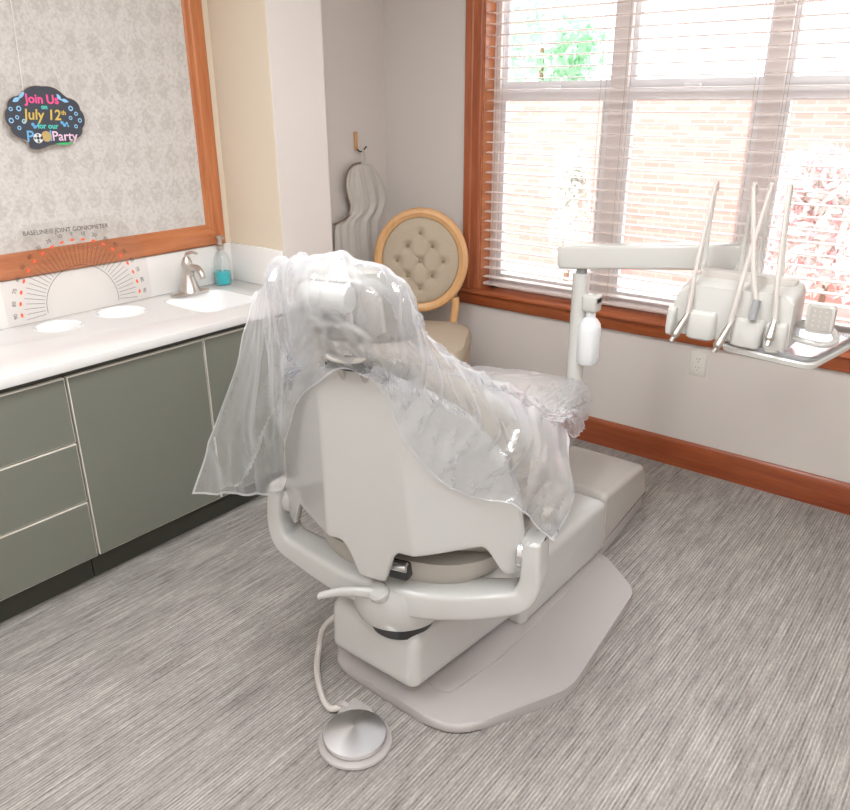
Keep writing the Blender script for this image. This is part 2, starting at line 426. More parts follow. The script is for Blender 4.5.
# window units
mull = [(.678, .838), (1.346, 1.500)]
bm = B()
y0, y1 = .085, .15
box(bm, (WX0, y0, WZ0), (WX0 + .045, y1, WZ1)); box(bm, (WX1 - .045, y0, WZ0), (WX1, y1, WZ1))
box(bm, (WX0, y0, WZ0), (WX1, y1, WZ0 + .03)); box(bm, (WX0, y0, WZ1 - .04), (WX1, y1, WZ1))
for a, b in mull: box(bm, (a + .035, y0, WZ0 + .03), (b - .045, y1, WZ1 - .04))
wf = struct('window_1', bm, M['mullion'], smooth=False)
ROOT['window_1'] = Vector(wf.location)
bays = [(WX0 + .045, .713), (.793, 1.381), (1.455, WX1 - .045)]
for a, b in bays:
    bm = B(); s = .035          # lower sash
    box(bm, (a, .09, WZ0 + .03), (a + s, .12, 1.70)); box(bm, (b - s, .09, WZ0 + .03), (b, .12, 1.70))
    box(bm, (a + s, .09, WZ0 + .03), (b - s, .12, WZ0 + .075)); box(bm, (a + s, .09, 1.645), (b - s, .12, 1.70))
    box(bm, ((a + b) / 2 - .035, .083, 1.70), ((a + b) / 2 + .035, .11, 1.715), .004)
    link_mesh('window_sash', bm, M['white_vinyl'], wf, smooth=False)
    bm = B(); box(bm, (a + s, .103, WZ0 + .075), (b - s, .107, 1.645)); link_mesh('window_pane', bm, M['glass'], wf, smooth=False)
    bm = B(); s = .02
    box(bm, (a, .122, 1.69), (b, .148, 1.735)); box(bm, (a, .122, WZ1 - .07), (b, .148, WZ1 - .04))
    box(bm, (a, .122, 1.735), (a + s, .148, WZ1 - .07)); box(bm, (b - s, .122, 1.735), (b, .148, WZ1 - .07))
    link_mesh('window_sash', bm, M['white_vinyl'], wf, smooth=False)
    bm = B(); box(bm, (a + s, .133, 1.735), (b - s, .137, WZ1 - .07)); link_mesh('window_pane', bm, M['glass'], wf, smooth=False)
# blinds, one per bay
bl = [(.093, .757, 'horizontal slat blind on the left third of the window'), (.762, 1.422, 'horizontal slat blind on the middle third of the window, behind the delivery arm'),
      (1.427, 2.094, 'horizontal slat blind on the right third of the window, behind the instrument hoses')]
for a, b, lab in bl:
    t = thing('window_blind', ((a + b) / 2, .035, .72), lab, 'blind', 'window blinds')
    bm = B(); z = .772
    while z < 2.29:
        rr = [Vector((0, .010, 0)), Vector((0, .022, .0022)), Vector((0, .035, .003)), Vector((0, .048, .0022)), Vector((0, .060, 0))]
        top = [Vector((0, p.y, z + p.z)) for p in rr]; bot = [Vector((0, p.y, z + p.z - .0028)) for p in rr][::-1]
        ring = top + bot
        loft(bm, [[p + Vector((a, 0, 0)) for p in ring], [p + Vector((b, 0, 0)) for p in ring]])
        z += .0487
    link_mesh('slats', bm, M['slat'], t, smooth=False)
    bm = B(); box(bm, (a, .012, .728), (b, .058, .742), .003); link_mesh('bottom_rail', bm, M['slat'], t)
    bm = B(); box(bm, (a, .005, 2.30), (b, .065, 2.355), .003); link_mesh('headrail', bm, M['slat'], t)
    for x in (a + .055, b - .055):
        bm = B()
        for y in (.0085, .0615): tube(bm, [(x, y, .735), (x, y, 2.31)], .0011, 5, 1, False)
        link_mesh('ladder_cord', bm, M['cord'], t)

# unseen ceiling panels, added as fill for the room and window wall
FILL = 15.
M['fill'] = mat_fill()
for k, (x, y, lab) in enumerate([(1.1, -2.1, 'recessed ceiling light panel over the dental chair'), (1.1, -3.8, 'recessed ceiling light panel behind the dental chair, on the cabinet side'),
                          (2.8, -2.1, 'recessed ceiling light panel on the right side, nearer the window'), (2.8, -3.8, 'recessed ceiling light panel in the far right corner from the window')]):
    t = thing('ceiling_fill_panel', (x, y, ZC - .03), lab, 'fill panel', 'added fill panels')
    bm = B(); fr = .03
    for lo, hi in (((x - .32, y - .62), (x + .32, y - .59)), ((x - .32, y + .59), (x + .32, y + .62)), ((x - .32, y - .59), (x - .29, y + .59)), ((x + .29, y - .59), (x + .32, y + .59))):
        box(bm, (*lo, ZC - .03), (*hi, ZC), .004)
    link_mesh('fill_frame', bm, M['white_vinyl'], t)
    bm = B(); box(bm, (x - .29, y - .59, ZC - .02), (x + .29, y + .59, ZC - .005)); link_mesh('fill_diffuser', bm, M['fill'], t, smooth=False)

# ------------------------------------------------------------------ counter, sink, cabinets
H = .87
def solid_from(obj):
    dg = bpy.context.evaluated_depsgraph_get(); me = bpy.data.meshes.new_from_object(obj.evaluated_get(dg))
    return me
def boolean_cut(o, cutters):
    for c in cutters:
        md = o.modifiers.new('b', 'BOOLEAN'); md.operation = 'DIFFERENCE'; md.object = c; md.solver = 'EXACT'
    bpy.context.view_layer.update()
    me = solid_from(o); o.modifiers.clear(); old = o.data; o.data = me
    for c in cutters: bpy.data.objects.remove(c, do_unlink=True)
Y0 = -3.1
SINK = (-.295, -1.445, .165, .155)
CUPS = [(-.435, -2.045, .092, .088), (-.435, -1.785, .102, .100)]
bm = B(); box(bm, (XL + .001, Y0, H - .036), (0, -1.120, H), .005, 2)
cnt = link_mesh('countertop', bm, M['counter'], origin=(-.28, -2, H - .036))
tag(cnt, 'long white countertop with sink over the sage green cabinets', 'countertop')
cut = []
def ell_ring(cx, cy, rx, ry, z, e=2., n=40): return superring((cx, cy, z), (1, 0, 0), (0, 1, 0), rx, ry, e, n)
bm = B(); loft(bm, [ell_ring(*SINK[:2], SINK[2], SINK[3], .7, 6), ell_ring(*SINK[:2], SINK[2], SINK[3], .9, 6)])
cut.append(link_mesh('cut', bm, M['counter'], smooth=False))
for c in CUPS:
    bm = B(); loft(bm, [ell_ring(*c, .7), ell_ring(*c, .9)]); cut.append(link_mesh('cut', bm, M['counter'], smooth=False))
boolean_cut(cnt, cut)
bm = B()
loft(bm, [ell_ring(*SINK[:2], SINK[2] - .001, SINK[3] - .001, H - .003, 6), ell_ring(*SINK[:2], SINK[2] - .008, SINK[3] - .008, H - .02, 6), ell_ring(*SINK[:2], .145, .135, H - .09, 5), ell_ring(*SINK[:2], .11, .10, H - .125, 4),
          ell_ring(*SINK[:2], .02, .02, H - .132, 2)])
for f in bm.faces: pass
bmesh.ops.delete(bm, geom=[f for f in bm.faces if len(f.verts) > 8 and f.calc_center_median().z > H - .01], context='FACES_ONLY')
sk = link_mesh('sink_basin', bm, M['basin'], cnt)
bm = B(); lathe(bm, [(.001, 0), (.02, 0), (.022, .002), (.02, .003), (.001, .003)], (SINK[0], SINK[1], H - .132)); link_mesh('drain', bm, M['nickel'], cnt)
for c, dp in zip(CUPS, (.11, .055)):
    bm = B()
    loft(bm, [ell_ring(c[0], c[1], c[2] - .001, c[3] - .001, H - .001), ell_ring(c[0], c[1], c[2] - .006, c[3] - .006, H - .0), ell_ring(c[0], c[1], c[2] - .012, c[3] - .012, H - .008),
              ell_ring(c[0], c[1], c[2] - .02, c[3] - .02, H - dp * .7), ell_ring(c[0], c[1], .05, .05, H - dp), ell_ring(c[0], c[1], .003, .003, H - dp - .002)])
    bmesh.ops.delete(bm, geom=[f for f in bm.faces if len(f.verts) > 8 and f.calc_center_median().z > H - .01], context='FACES_ONLY')
    link_mesh('round_basin', bm, M['basin'], cnt)
bm = B(); box(bm, (XL + .001, Y0, H), (XL + .015, -1.120, 1.043), .003); box(bm, (XL + .015, -1.134, H), (-.2, -1.120, 1.043), .003)
link_mesh('backsplash', bm, M['splash'], cnt)

def front_panel(nm, y0, y1, z0, z1, root, handle=False):
    bm = B(); box(bm, (-.048, y0, z0), (-.030, y1, z1), .0012, 1)
    d = link_mesh(nm, bm, M['edge_band'], root, smooth=False)
    bm = B(); box(bm, (-.031, y0 + .0035, z0 + .0035), (-.0288, y1 - .0035, z1 - .0045), 0)
    link_mesh('laminate_face', bm, M['green_door'], d, smooth=False)
def cabinet(nm, y0, y1, label, cat='cabinet'):
    t = thing(nm, (-.3, (y0 + y1) / 2, 0), label, cat)
    bm = B(); box(bm, (XL + .003, y0 + .001, .123), (-.05, y1 - .001, .70)); box(bm, (-.075, y0 + .001, .70), (-.05, y1 - .001, .833)); link_mesh('cabinet_body', bm, M['cab_dark'], t, smooth=False)
    bm = B(); box(bm, (XL + .003, y0 + .001, 0.0), (-.1, y1 - .001, .123)); link_mesh('toe_kick', bm, M['toe'], t, smooth=False)
    return t
t = cabinet('drawer_cabinet', -2.85, -2.247, 'sage green cabinet with three drawers under the left end of the counter')
for a, b in ((.123, .345), (.350, .571), (.576, .808)): front_panel('drawer', -2.846, -2.251, a, b, t)
t = cabinet('sink_cabinet', -2.245, -1.12, 'sage green cabinet with two doors under the sink')
front_panel('door', -2.243, -1.7035, .123, .808, t); front_panel('door', -1.699, -1.123, .123, .808, t)
t = cabinet('base_cabinet', -3.1, -2.852, 'narrow sage green cabinet beyond the drawers at the left end')
front_panel('door', -3.097, -2.855, .123, .808, t)

# faucet
fx, fy = -.470, -1.432
t = thing('faucet', (fx, fy, H), 'brushed nickel single lever faucet behind the sink', 'faucet')
bm = B()
loft(bm, [superring((fx, fy, H + z), (1, 0, 0), (0, 1, 0), a, b, 2.6, 28) for z, a, b in ((0, .028, .095), (.008, .029, .097), (.014, .024, .086), (.018, .018, .06))])
link_mesh('faucet_base', bm, M['nickel'], t)
bm = B(); lathe(bm, [(.046, .012), (.040, .03), (.030, .06), (.022, .09), (.021, .115), (.025, .128), (.021, .145), (.013, .160), (.001, .164)], (fx, fy, H))
link_mesh('faucet_body', bm, M['nickel'], t)
bm = B(); tube(bm, [(fx + .005, fy, H + .085), (fx + .035, fy, H + .115), (fx + .075, fy, H + .118), (fx + .10, fy, H + .095), (fx + .104, fy, H + .08)], lambda q: .017 - .004 * q, 14)
link_mesh('spout', bm, M['nickel'], t)
bm = B(); tube(bm, [(fx, fy, H + .15), (fx + .005, fy, H + .172), (fx + .04, fy + .002, H + .185), (fx + .075, fy + .004, H + .182)], lambda q: .009 - .004 * q, 12)
link_mesh('lever', bm, M['nickel'], t)

# soap bottle
sx, sy = -.505, -1.225
t = thing('soap_dispenser', (sx, sy, H), 'clear pump bottle with teal soap beside the faucet', 'soap dispenser')
bm = B(); lathe(bm, [(.001, .001), (.036, .001), (.038, .006), (.038, .10), (.034, .125), (.022, .145), (.015, .152), (.015, .165)], (sx, sy, H)); link_mesh('bottle', bm, M['bottle'], t)
bm = B(); lathe(bm, [(.001, .004), (.0345, .004), (.036, .008), (.036, .06), (.001, .06)], (sx, sy, H)); link_mesh('liquid_soap', bm, M['soap'], t)
bm = B(); lathe(bm, [(.017, .158), (.019, .163), (.018, .175), (.011, .180), (.009, .2), (.014, .214), (.017, .222), (.001, .225)], (sx, sy, H))
tube(bm, [(sx, sy, H + .218), (sx + .02, sy - .002, H + .219), (sx + .034, sy - .003, H + .213)], .005, 8)
link_mesh('pump', bm, M['nickel'], t)
bm = B(); tube(bm, [(sx, sy, H + .01), (sx, sy, H + .16)], .003, 8, 1, False); link_mesh('dip_tube', bm, M['milky'], t)

# framed wallpaper panel on the left wall
t = thing('framed_wallpaper_panel', (XL, -2.2, 1.05), 'large cherry wood framed panel of pale damask wallpaper above the counter', 'framed panel')
bm = B(); box(bm, (XL + .0, Y0 + .05, 1.12), (XL + .012, -1.22, 2.42)); link_mesh('wallpaper', bm, M['damask'], t, smooth=False)
fp = [(0, 0), (0, .012), (.01, .016), (.03, .016), (.036, .023), (.06, .026), (.085, .026), (.092, .022), (.092, 0)]   # u: inner->outer
bm = B()
YI, ZI, ZT, YL = -1.256, 1.139, 2.38, Y0 + .14
def fring(u, v): return [Vector((XL + v, YI + u, ZI - u)), Vector((XL + v, YI + u, ZT + u)), Vector((XL + v, YL - u, ZT + u)), Vector((XL + v, YL - u, ZI - u))]
rings = [fring(u, v + .002) for u, v in fp]
Rv = [[bm.verts.new(p) for p in r] for r in rings]
for i in range(len(Rv)):
    a, b = Rv[i], Rv[(i + 1) % len(Rv)]
    for k in range(4): bm.faces.new((a[k], a[(k + 1) % 4], b[(k + 1) % 4], b[k]))
bm.faces.ensure_lookup_table()
for f in bm.faces:
    c = f.calc_center_median()
    if (c.y > YI - .005 or c.y < YL + .005) and ZI < c.z < ZT: f.material_index = 1
link_mesh('panel_frame', bm, [M['cherryY'], M['frameZ']], t, angle=15)

# text helper: real letter meshes
def text_mesh(s, size, mtx, depth=.0008, offset=0., shear=0., extrude=True):
    cu = bpy.data.curves.new('t', 'FONT'); cu.body = s; cu.size = size; cu.align_x = 'CENTER'; cu.align_y = 'CENTER'
    cu.extrude = depth / 2; cu.offset = offset; cu.shear = shear; cu.resolution_u = 3
    o = bpy.data.objects.new('t', cu); C.objects.link(o)
    bpy.context.view_layer.update()
    me = solid_from(o)
    bm = B(); bm.from_mesh(me); bmesh.ops.transform(bm, matrix=mtx, verts=bm.verts)
    bpy.data.objects.remove(o, do_unlink=True); bpy.data.curves.remove(cu); bpy.data.meshes.remove(me)
    return bm
def on_left(x, y, z, rot=0.):    # text plane facing +X, reading direction = +Y
    return Matrix.Translation((x, y, z)) @ Matrix(((0, 0, 1, 0), (1, 0, 0, 0), (0, 1, 0, 0), (0, 0, 0, 1))) @ Matrix.Rotation(rot, 4, 'Z')

# chalkboard sign
SY, SZ, SX = -1.905, 1.598, -.537
t = thing('chalkboard_sign', (SX, SY, SZ - .11), 'scalloped chalkboard sign with coloured lettering hanging on the wallpaper panel', 'sign')
rot = -.04
out = []
for k in range(120):
    a = 2 * PI * k / 120
    ca, sa = math.cos(a), math.sin(a)
    rx, rz = .140, .088
    # scallops: top/bottom bumps, side bumps
    w = 1 + .055 * abs(math.sin(a * 5 + PI / 2 * 0 + PI / 2)) 
    bumpz = .020 * max(0, math.cos((a - PI / 2) * 3.2)) if abs(((a - PI / 2 + PI) % (2 * PI)) - PI) < .5 else 0
    bumpz2 = .020 * max(0, math.cos((a + PI / 2) * 3.2)) if abs(((a + PI / 2 + PI) % (2 * PI)) - PI) < .5 else 0
    y = rx * w * math.copysign(abs(ca) ** .85, ca); z = rz * w * math.copysign(abs(sa) ** .85, sa) + bumpz - bumpz2
    out.append((y * math.cos(rot) - z * math.sin(rot) + SY, y * math.sin(rot) + z * math.cos(rot) + SZ))
bm = B(); prism(bm, out, lambda u, v, q: Vector((SX + q, u, v)), 0, .006, 0); link_mesh('sign_backing', bm, M['sign_edge'], t, smooth=False)
inn = [((y - SY) * .985 + SY, (z - SZ) * .985 + SZ) for y, z in out]
bm = B(); prism(bm, inn, lambda u, v, q: Vector((SX + q, u, v)), .006, .0072, 0); link_mesh('chalkboard', bm, M['chalk'], t, smooth=False)
FX = SX + .0074
def letters(nm, s, size, dy, dz, mat, off=.0, shear=.0, rr=0.):
    yy = dy * math.cos(rot) - dz * math.sin(rot) + SY; zz = dy * math.sin(rot) + dz * math.cos(rot) + SZ
    bm = text_mesh(s, size, on_left(FX, yy, zz, rot + rr), .0008, off, shear)
    return link_mesh(nm, bm, M['ink_' + mat], t, smooth=False)
letters('lettering', 'Join Us', .042, -.006, .063, 'pink', .0012)
letters('lettering', 'on', .022, -.002, .038, 'teal', .0008)
letters('lettering', 'July 12', .050, -.012, .010, 'gold', .0008, .12)
letters('lettering', 'th', .022, .067, .020, 'gold', .0005)
letters('lettering', 'for our', .026, .002, -.027, 'teal', .0008)
letters('lettering', 'P', .054, -.069, -.064, 'skyb', .0006, .05)
letters('lettering', 'l', .052, .008, -.062, 'skyb', .0006)
letters('lettering', 'Party', .046, .060, -.062, 'pale', .0006)
def dots(nm, lst, mat, rin=None):
    bm = B()
    for dy, dz, r in lst:
        yy = dy * math.cos(rot) - dz * math.sin(rot) + SY; zz = dy * math.sin(rot) + dz * math.cos(rot) + SZ
        n = 16; o_ = [(yy + r * math.cos(2 * PI * k / n), zz + r * math.sin(2 * PI * k / n)) for k in range(n)]
        if rin is None: prism(bm, o_, lambda u, v, q: Vector((FX + q, u, v)), 0, .0006)
        else:
            a = [bm.verts.new((FX + .0006, *p)) for p in o_]
            b = [bm.verts.new((FX + .0006, yy + (p[0] - yy) * rin, zz + (p[1] - zz) * rin)) for p in o_]
            for k in range(n): bm.faces.new((a[k], a[(k + 1) % n], b[(k + 1) % n], b[k]))
    return link_mesh(nm, bm, M['ink_' + mat], t, smooth=False)
for q_ in [(-.122, .028, .007), (-.094, .03, .009), (-.104, .001, .007), (-.126, -.010, .009), (-.082, -.012, .008), (-.102, -.034, .007),
                       (.096, .036, .009), (.114, .018, .007), (.091, .003, .007), (.126, -.005, .008), (.108, -.026, .007)]:
    dots('drawn_bubble', [q_], 'blue', .55)
for q_ in [(-.052, -.022, .006), (-.046, -.03, .006), (-.036, -.026, .004), (.056, -.014, .006), (.064, -.022, .006), (.074, -.016, .005), (.078, -.025, .004)]:
    dots('drawn_bow', [q_], 'skyb')
def blade(nm, lst, mat):
    bm = B()
    for a, b, r in lst:
        P = []
        for dy, dz in (a, b): P.append((dy * math.cos(rot) - dz * math.sin(rot) + SY, dy * math.sin(rot) + dz * math.cos(rot) + SZ))
        d = Vector((P[1][0] - P[0][0], P[1][1] - P[0][1])); L = d.length; d.normalize(); nn = Vector((-d.y, d.x))
        poly = [Vector(P[0]) + d * (L * k / 8) + nn * r * math.sin(PI * k / 8) for k in range(9)] + [Vector(P[0]) + d * (L * k / 8) - nn * r * math.sin(PI * k / 8) for k in range(7, 0, -1)]
        prism(bm, poly, lambda u, v, q: Vector((FX + q, u, v)), 0, .0006)
    return link_mesh(nm, bm, M['ink_' + mat], t, smooth=False)
for q_ in [((-.112, .052), (-.084, .066), .007), ((-.09, .062), (-.066, .086), .006), ((.05, .084), (.064, .062), .006), ((.062, .066), (.092, .058), .006)]:
    blade('drawn_splash', [q_], 'blue')
dots('drawn_life_ring', [(-.040, -.068, .0175)], 'white', .3)
for q_ in [((-.056, -.068), (-.046, -.068), .005), ((-.024, -.068), (-.034, -.068), .005), ((-.040, -.052), (-.040, -.062), .005), ((-.040, -.084), (-.040, -.074), .005)]:
    blade('drawn_life_ring_stripe', [q_], 'red')
dots('drawn_beach_ball', [(-.009, -.062, .0185)], 'straw')
blade('drawn_underline', [((.018, -.088), (.092, -.086), .004), ((.094, .002), (.05, .0), .0015)][:1], 'green')
bm = B()
tube(bm, [(FX, SY - .065, SZ + .093), (XL + .028, SY - .04, 2.12)], .0018, 5, 1, False)
tube(bm, [(FX, SY + .08, SZ + .093), (XL + .028, SY - .04, 2.12)], .0012, 5, 1, False)
link_mesh('hanging_string', bm, M['outlet'], t)

# transparent joint-angle protractor leaning on the panel frame
GX = -.530
t = thing('protractor_sheet', (GX, -1.87, H), 'clear plastic joint protractor with fanned scale leaning against the panel above the counter', 'protractor')
gy, gz = -1.890, .915
def lean(y, z, d=0.): return Vector((GX - .0 + (1.0 - (z - H) / .32) * .012 + d, y, z))
poly = round_poly([(-2.188, H), (-1.59, H), (-1.59, 1.12), (-1.70, 1.235), (-2.06, 1.235), (-2.188, 1.12)], .03, 4)
bm = B(); prism(bm, poly, lambda u, v, q: lean(u, v, q), 0, .0025); link_mesh('acrylic_sheet', bm, M['acrylic'], t, smooth=False)
bm = B()
def stroke(bm, a, b, w=.0006):
    a2, b2 = Vector(a), Vector(b); d = (b2 - a2).normalized(); n = Vector((-d.y, d.x)) * w
    vs = [bm.verts.new(lean(p.x, p.y, .0031)) for p in (a2 + n, a2 - n, b2 - n, b2 + n)]
    bm.faces.new(vs)
def pol(a, r, rz=1.): return (gy + r * math.cos(a), gz + r * math.sin(a) * rz)
for k in range(-1, 38):
    a = math.radians(180 * k / 36 )
    stroke(bm, pol(a, .155), pol(a, .232 if k % 2 else .225), .0007)
arc = [pol(math.radians(q), .148) for q in range(-8, 190, 6)]
for a, b in zip(arc, arc[1:]): stroke(bm, a, b, .0009)
link_mesh('printed_lines', bm, M['mark_dark'], t, smooth=False)
lab = [90, 80, 70, 60, 50, 40, 30, 20, 10, 0, 10, 20, 30, 40, 50, 60, 70, 80, 90]
for k, n_ in enumerate(lab):
    a = math.radians(180 - 180 * k / 18)
    p = pol(a, .268)
    tb = text_mesh(str(n_), .020, on_left(0, 0, 0, a - PI / 2), .0002)
    for v in tb.verts: v.co = lean(p[0] + v.co.y, p[1] + v.co.z, .0032)
    link_mesh('printed_number', tb, M['mark_dark'], t, smooth=False)
    bmr = B(); p = Vector(pol(a, .245)); u = Vector((math.cos(a), math.sin(a))); w = Vector((-u.y, u.x))
    ps = [p + w * (.009 * math.cos(q)) + u * (.005 * math.sin(q)) for q in [2 * PI * j / 8 for j in range(8)]]
    bmr.faces.new([bmr.verts.new(lean(q.x, q.y, .0032)) for q in ps])
    link_mesh('printed_mark', bmr, M['mark_red'], t, smooth=False)
tb = text_mesh('BASELINE\u00ae JOINT GONIOMETER', .0235, on_left(0, 0, 0, 0), .0002)
for v in tb.verts: v.co = lean(-1.902 + v.co.y * .98, 1.200 + v.co.z - v.co.y * .03, .0032)
link_mesh('printed_title', tb, M['mark_dark'], t, smooth=False)

# outlet
t = thing('wall_outlet', (1.298, 0, .47), 'white duplex power outlet on the wall below the window', 'outlet')
bm = B(); box(bm, (1.262, -.006, .471), (1.334, 0, .585), .003, 2); link_mesh('cover_plate', bm, M['outlet'], t)
for z in (.508, .548):
    bm = B(); lathe(bm, [(.001, .0), (.017, .0), (.017, .002), (.001, .002)], (1.298, -.006, z), 20, Matrix.Rotation(PI / 2, 3, 'X')); s = link_mesh('socket', bm, M['outlet'], t)
    bm = B(); box(bm, (1.290, -.0088, z), (1.292, -.0078, z + .009)); box(bm, (1.303, -.0088, z), (1.305, -.0078, z + .008)); box(bm, (1.296, -.0088, z - .01), (1.300, -.0078, z - .006))
    link_mesh('slots', bm, M['slot'], s, smooth=False)

# ------------------------------------------------------------------ dental chair
TH = math.radians(14)
OX, OY = 1.195, -1.977
Fv = Vector((-math.sin(TH), math.cos(TH), 0)); Rv_ = Vector((math.cos(TH), math.sin(TH), 0)); Zv = Vector((0, 0, 1))
def U(r, f, z): return Vector((OX, OY, 0)) + Rv_ * r + Fv * f + Zv * z
dc = thing('dental_chair', (1.17, -1.5, 0), 'beige reclining dental chair with curved armrest yoke on a flat floor plate', 'dental chair')
# floor plate
pl = round_poly([(.955, -2.045), (1.425, -2.06), (1.60, -1.70), (1.545, -1.13), (1.36, -.985), (.97, -.985), (.79, -1.13), (.75, -1.70)], [.06, .10, .06, .05, .05, .05, .06, .06], 5)
bm = B(); prism(bm, pl, lambda u, v, q: Vector((u, v, q)), 0.001, .034, .012, 3)
fplate = link_mesh('floor_plate', bm, M['base_plate'], dc)
bm = B(); pl2 = round_poly([(1.00, -1.95), (1.33, -1.95), (1.365, -1.72), (1.365, -1.02), (.98, -1.02), (.96, -1.72)], .03, 3)
prism(bm, pl2, lambda u, v, q: Vector((u, v, q)), .03, .040, .005, 2); link_mesh('raised_panel', bm, M['base_plate'], fplate)
# pump cover on the plate
pc = round_poly([(-1.56, .030), (-1.555, .262), (-.965, .262), (-.965, .030)], [.034, .05, .04, .034], 8)
bm = B(); prism_round(bm, pc, lambda u, v, q: Vector((q, u, v)), .985, 1.345, .030, 7); link_mesh('pump_cover', bm, M['plastic_white'], dc)
# front toe box with darker plinth
tbp = round_poly([(-.985, .050), (-.985, .283), (-.50, .222), (-.455, .050)], [.030, .034, .07, .030], 8)
def tbf(u, v, q): return Vector((q + (-.042 / .5) * (u + .985) * (1 if q > 1.15 else -.6), u, v))
bm = B(); prism_round(bm, tbp, tbf, .94, 1.342, .026, 7); link_mesh('front_cover', bm, M['plastic_grey'], dc)
bm = B(); prism(bm, [(-.98, .0015), (-.98, .07), (-.49, .07), (-.49, .0015)], tbf, .955, 1.335, .004, 1); link_mesh('plinth', bm, M['base_plate'], dc)
# lift arm housing overhanging the plate at the back
lp = round_poly([(-2.075, .108), (-2.065, .288), (-1.45, .272), (-1.45, .036)], [.040, .055, .038, .038], 8)
bm = B(); prism_round(bm, lp, lambda u, v, q: Vector((q, u, v)), .972, 1.304, .034, 7); link_mesh('lift_housing', bm, M['plastic_white'], dc)
# swivel
bm = B(); lathe(bm, [(.09, .27), (.094, .30), (.098, .33), (.01, .33)], U(0, -.02, 0), 36); link_mesh('swivel_collar', bm, M['dark'], dc)
hub = B(); lathe(hub, [(.02, .322), (.106, .322), (.124, .332), (.138, .37), (.140, .43), (.134, .452), (.118, .464), (.01, .468)], U(0, -.03, 0), 40)
hubo = link_mesh('swivel_hub', hub, M['plastic_white'], dc)
# brake lever
bm = B()
a0, a1 = U(0.005, -.160, .452), U(-.155, -.205, .428)
lathe(bm, [(.001, -.012), (.024, -.012), (.028, -.004), (.028, .012), (.022, .02), (.001, .021)], a0, 24, Matrix.Rotation(math.radians(25), 3, 'X'))
d = a1 - a0
loft(bm, [superring(a0 + d * q + Vector((0, 0, .012 * math.sin(PI * q))), (0, 1, 0), (0, 0, 1), .013 * w + .003, .017 * w, 2.5, 16) for q, w in ((0, 1.1), (.15, 1.), (.35, .85), (.6, .8), (.85, .72), (.97, .7), (1.0, .35))])
link_mesh('brake_lever', bm, M['plastic_white'], hubo)

# yoke: U-shaped arm, sections swept in local space
def sweep_local(bm, path, secs, e=3.2, n=24):
    """path: (r,f,z) list; secs: (half width in-plane, half height) ; in-plane = horizontal normal or r-axis for vertical part"""
    P = cr([tuple(p) + tuple(s) for p, s in zip(path, secs)], 7) if False else None
    return bm
def sweep(bm, ctrl, n_sub=8, e=3.0, n=24):
    # ctrl rows: (r,f,z, ha, hb): ha along 'side' vector, hb along 'up-ish' vector; side starts horizontal, normal to path
    pts = []
    rows = [list(c) for c in ctrl]
    N = len(rows)
    def crv(i, t):
        p1 = rows[i]; p2 = rows[i + 1]; p0 = rows[i - 1] if i > 0 else [2 * a - b for a, b in zip(p1, p2)]
        p3 = rows[i + 2] if i + 2 < N else [2 * a - b for a, b in zip(p2, p1)]
        return [.5 * (2 * b + (c - a) * t + (2 * a - 5 * b + 4 * c - d_) * t * t + (3 * b - a - 3 * c + d_) * t ** 3) for a, b, c, d_ in zip(p0, p1, p2, p3)]
    for i in range(N - 1):
        for k in range(n_sub): pts.append(crv(i, k / n_sub))
    pts.append(rows[-1])
    W = [U(*p[:3]) for p in pts]; rings = []
    for i, p in enumerate(pts):
        d = (W[min(i + 1, len(W) - 1)] - W[max(i - 1, 0)]).normalized()
        side = Fv - d * Fv.dot(d)
        side.normalize(); up = d.cross(side).normalized()
        rings.append(superring(W[i], side, up, p[3], p[4], e, n))
    Rr_ = loft(bm, rings)
    es = [e for ring in (Rr_[0], Rr_[-1]) for a_, b_ in zip(ring, ring[1:] + ring[:1]) for e in a_.link_edges if e.other_vert(a_) is b_]
    bmesh.ops.bevel(bm, geom=es, offset=.018, segments=4, affect='EDGES', profile=.5)
    return bm
bm = B()
ctrl = [(-.390, .0, .622, .050, .025), (-.394, -.005, .56, .052, .026), (-.392, -.01, .495, .048, .030), (-.365, -.02, .448, .045, .034), (-.30, -.035, .434, .046, .038),
        (-.20, -.06, .428, .054, .042), (-.08, -.085, .426, .060, .045), (.08, -.085, .426, .060, .045), (.20, -.06, .430, .054, .042), (.29, -.03, .438, .046, .038), (.345, -.01, .452, .045, .034), (.370, .0, .495, .048, .030),
        (.372, .005, .56, .052, .026), (.369, .01, .622, .050, .025)]
sweep(bm, ctrl, e=5.5, n=36); link_mesh('yoke', bm, M['plastic_white'], dc)
# pivots between yoke tips and back shell
for s in (-1, 1):
    bm = B(); mt = Matrix.Rotation(TH, 3, 'Z') @ Matrix.Rotation(PI / 2, 3, 'Y')
    lathe(bm, [(.001, -.014), (.040, -.014), (.043, -.010), (.043, .010), (.040, .014), (.001, .014)], U(s * .360 - .014 * (s > 0), .0, .575), 28, mt)
    link_mesh('pivot', bm, M['chrome'] if s > 0 else M['plastic_white'], dc)

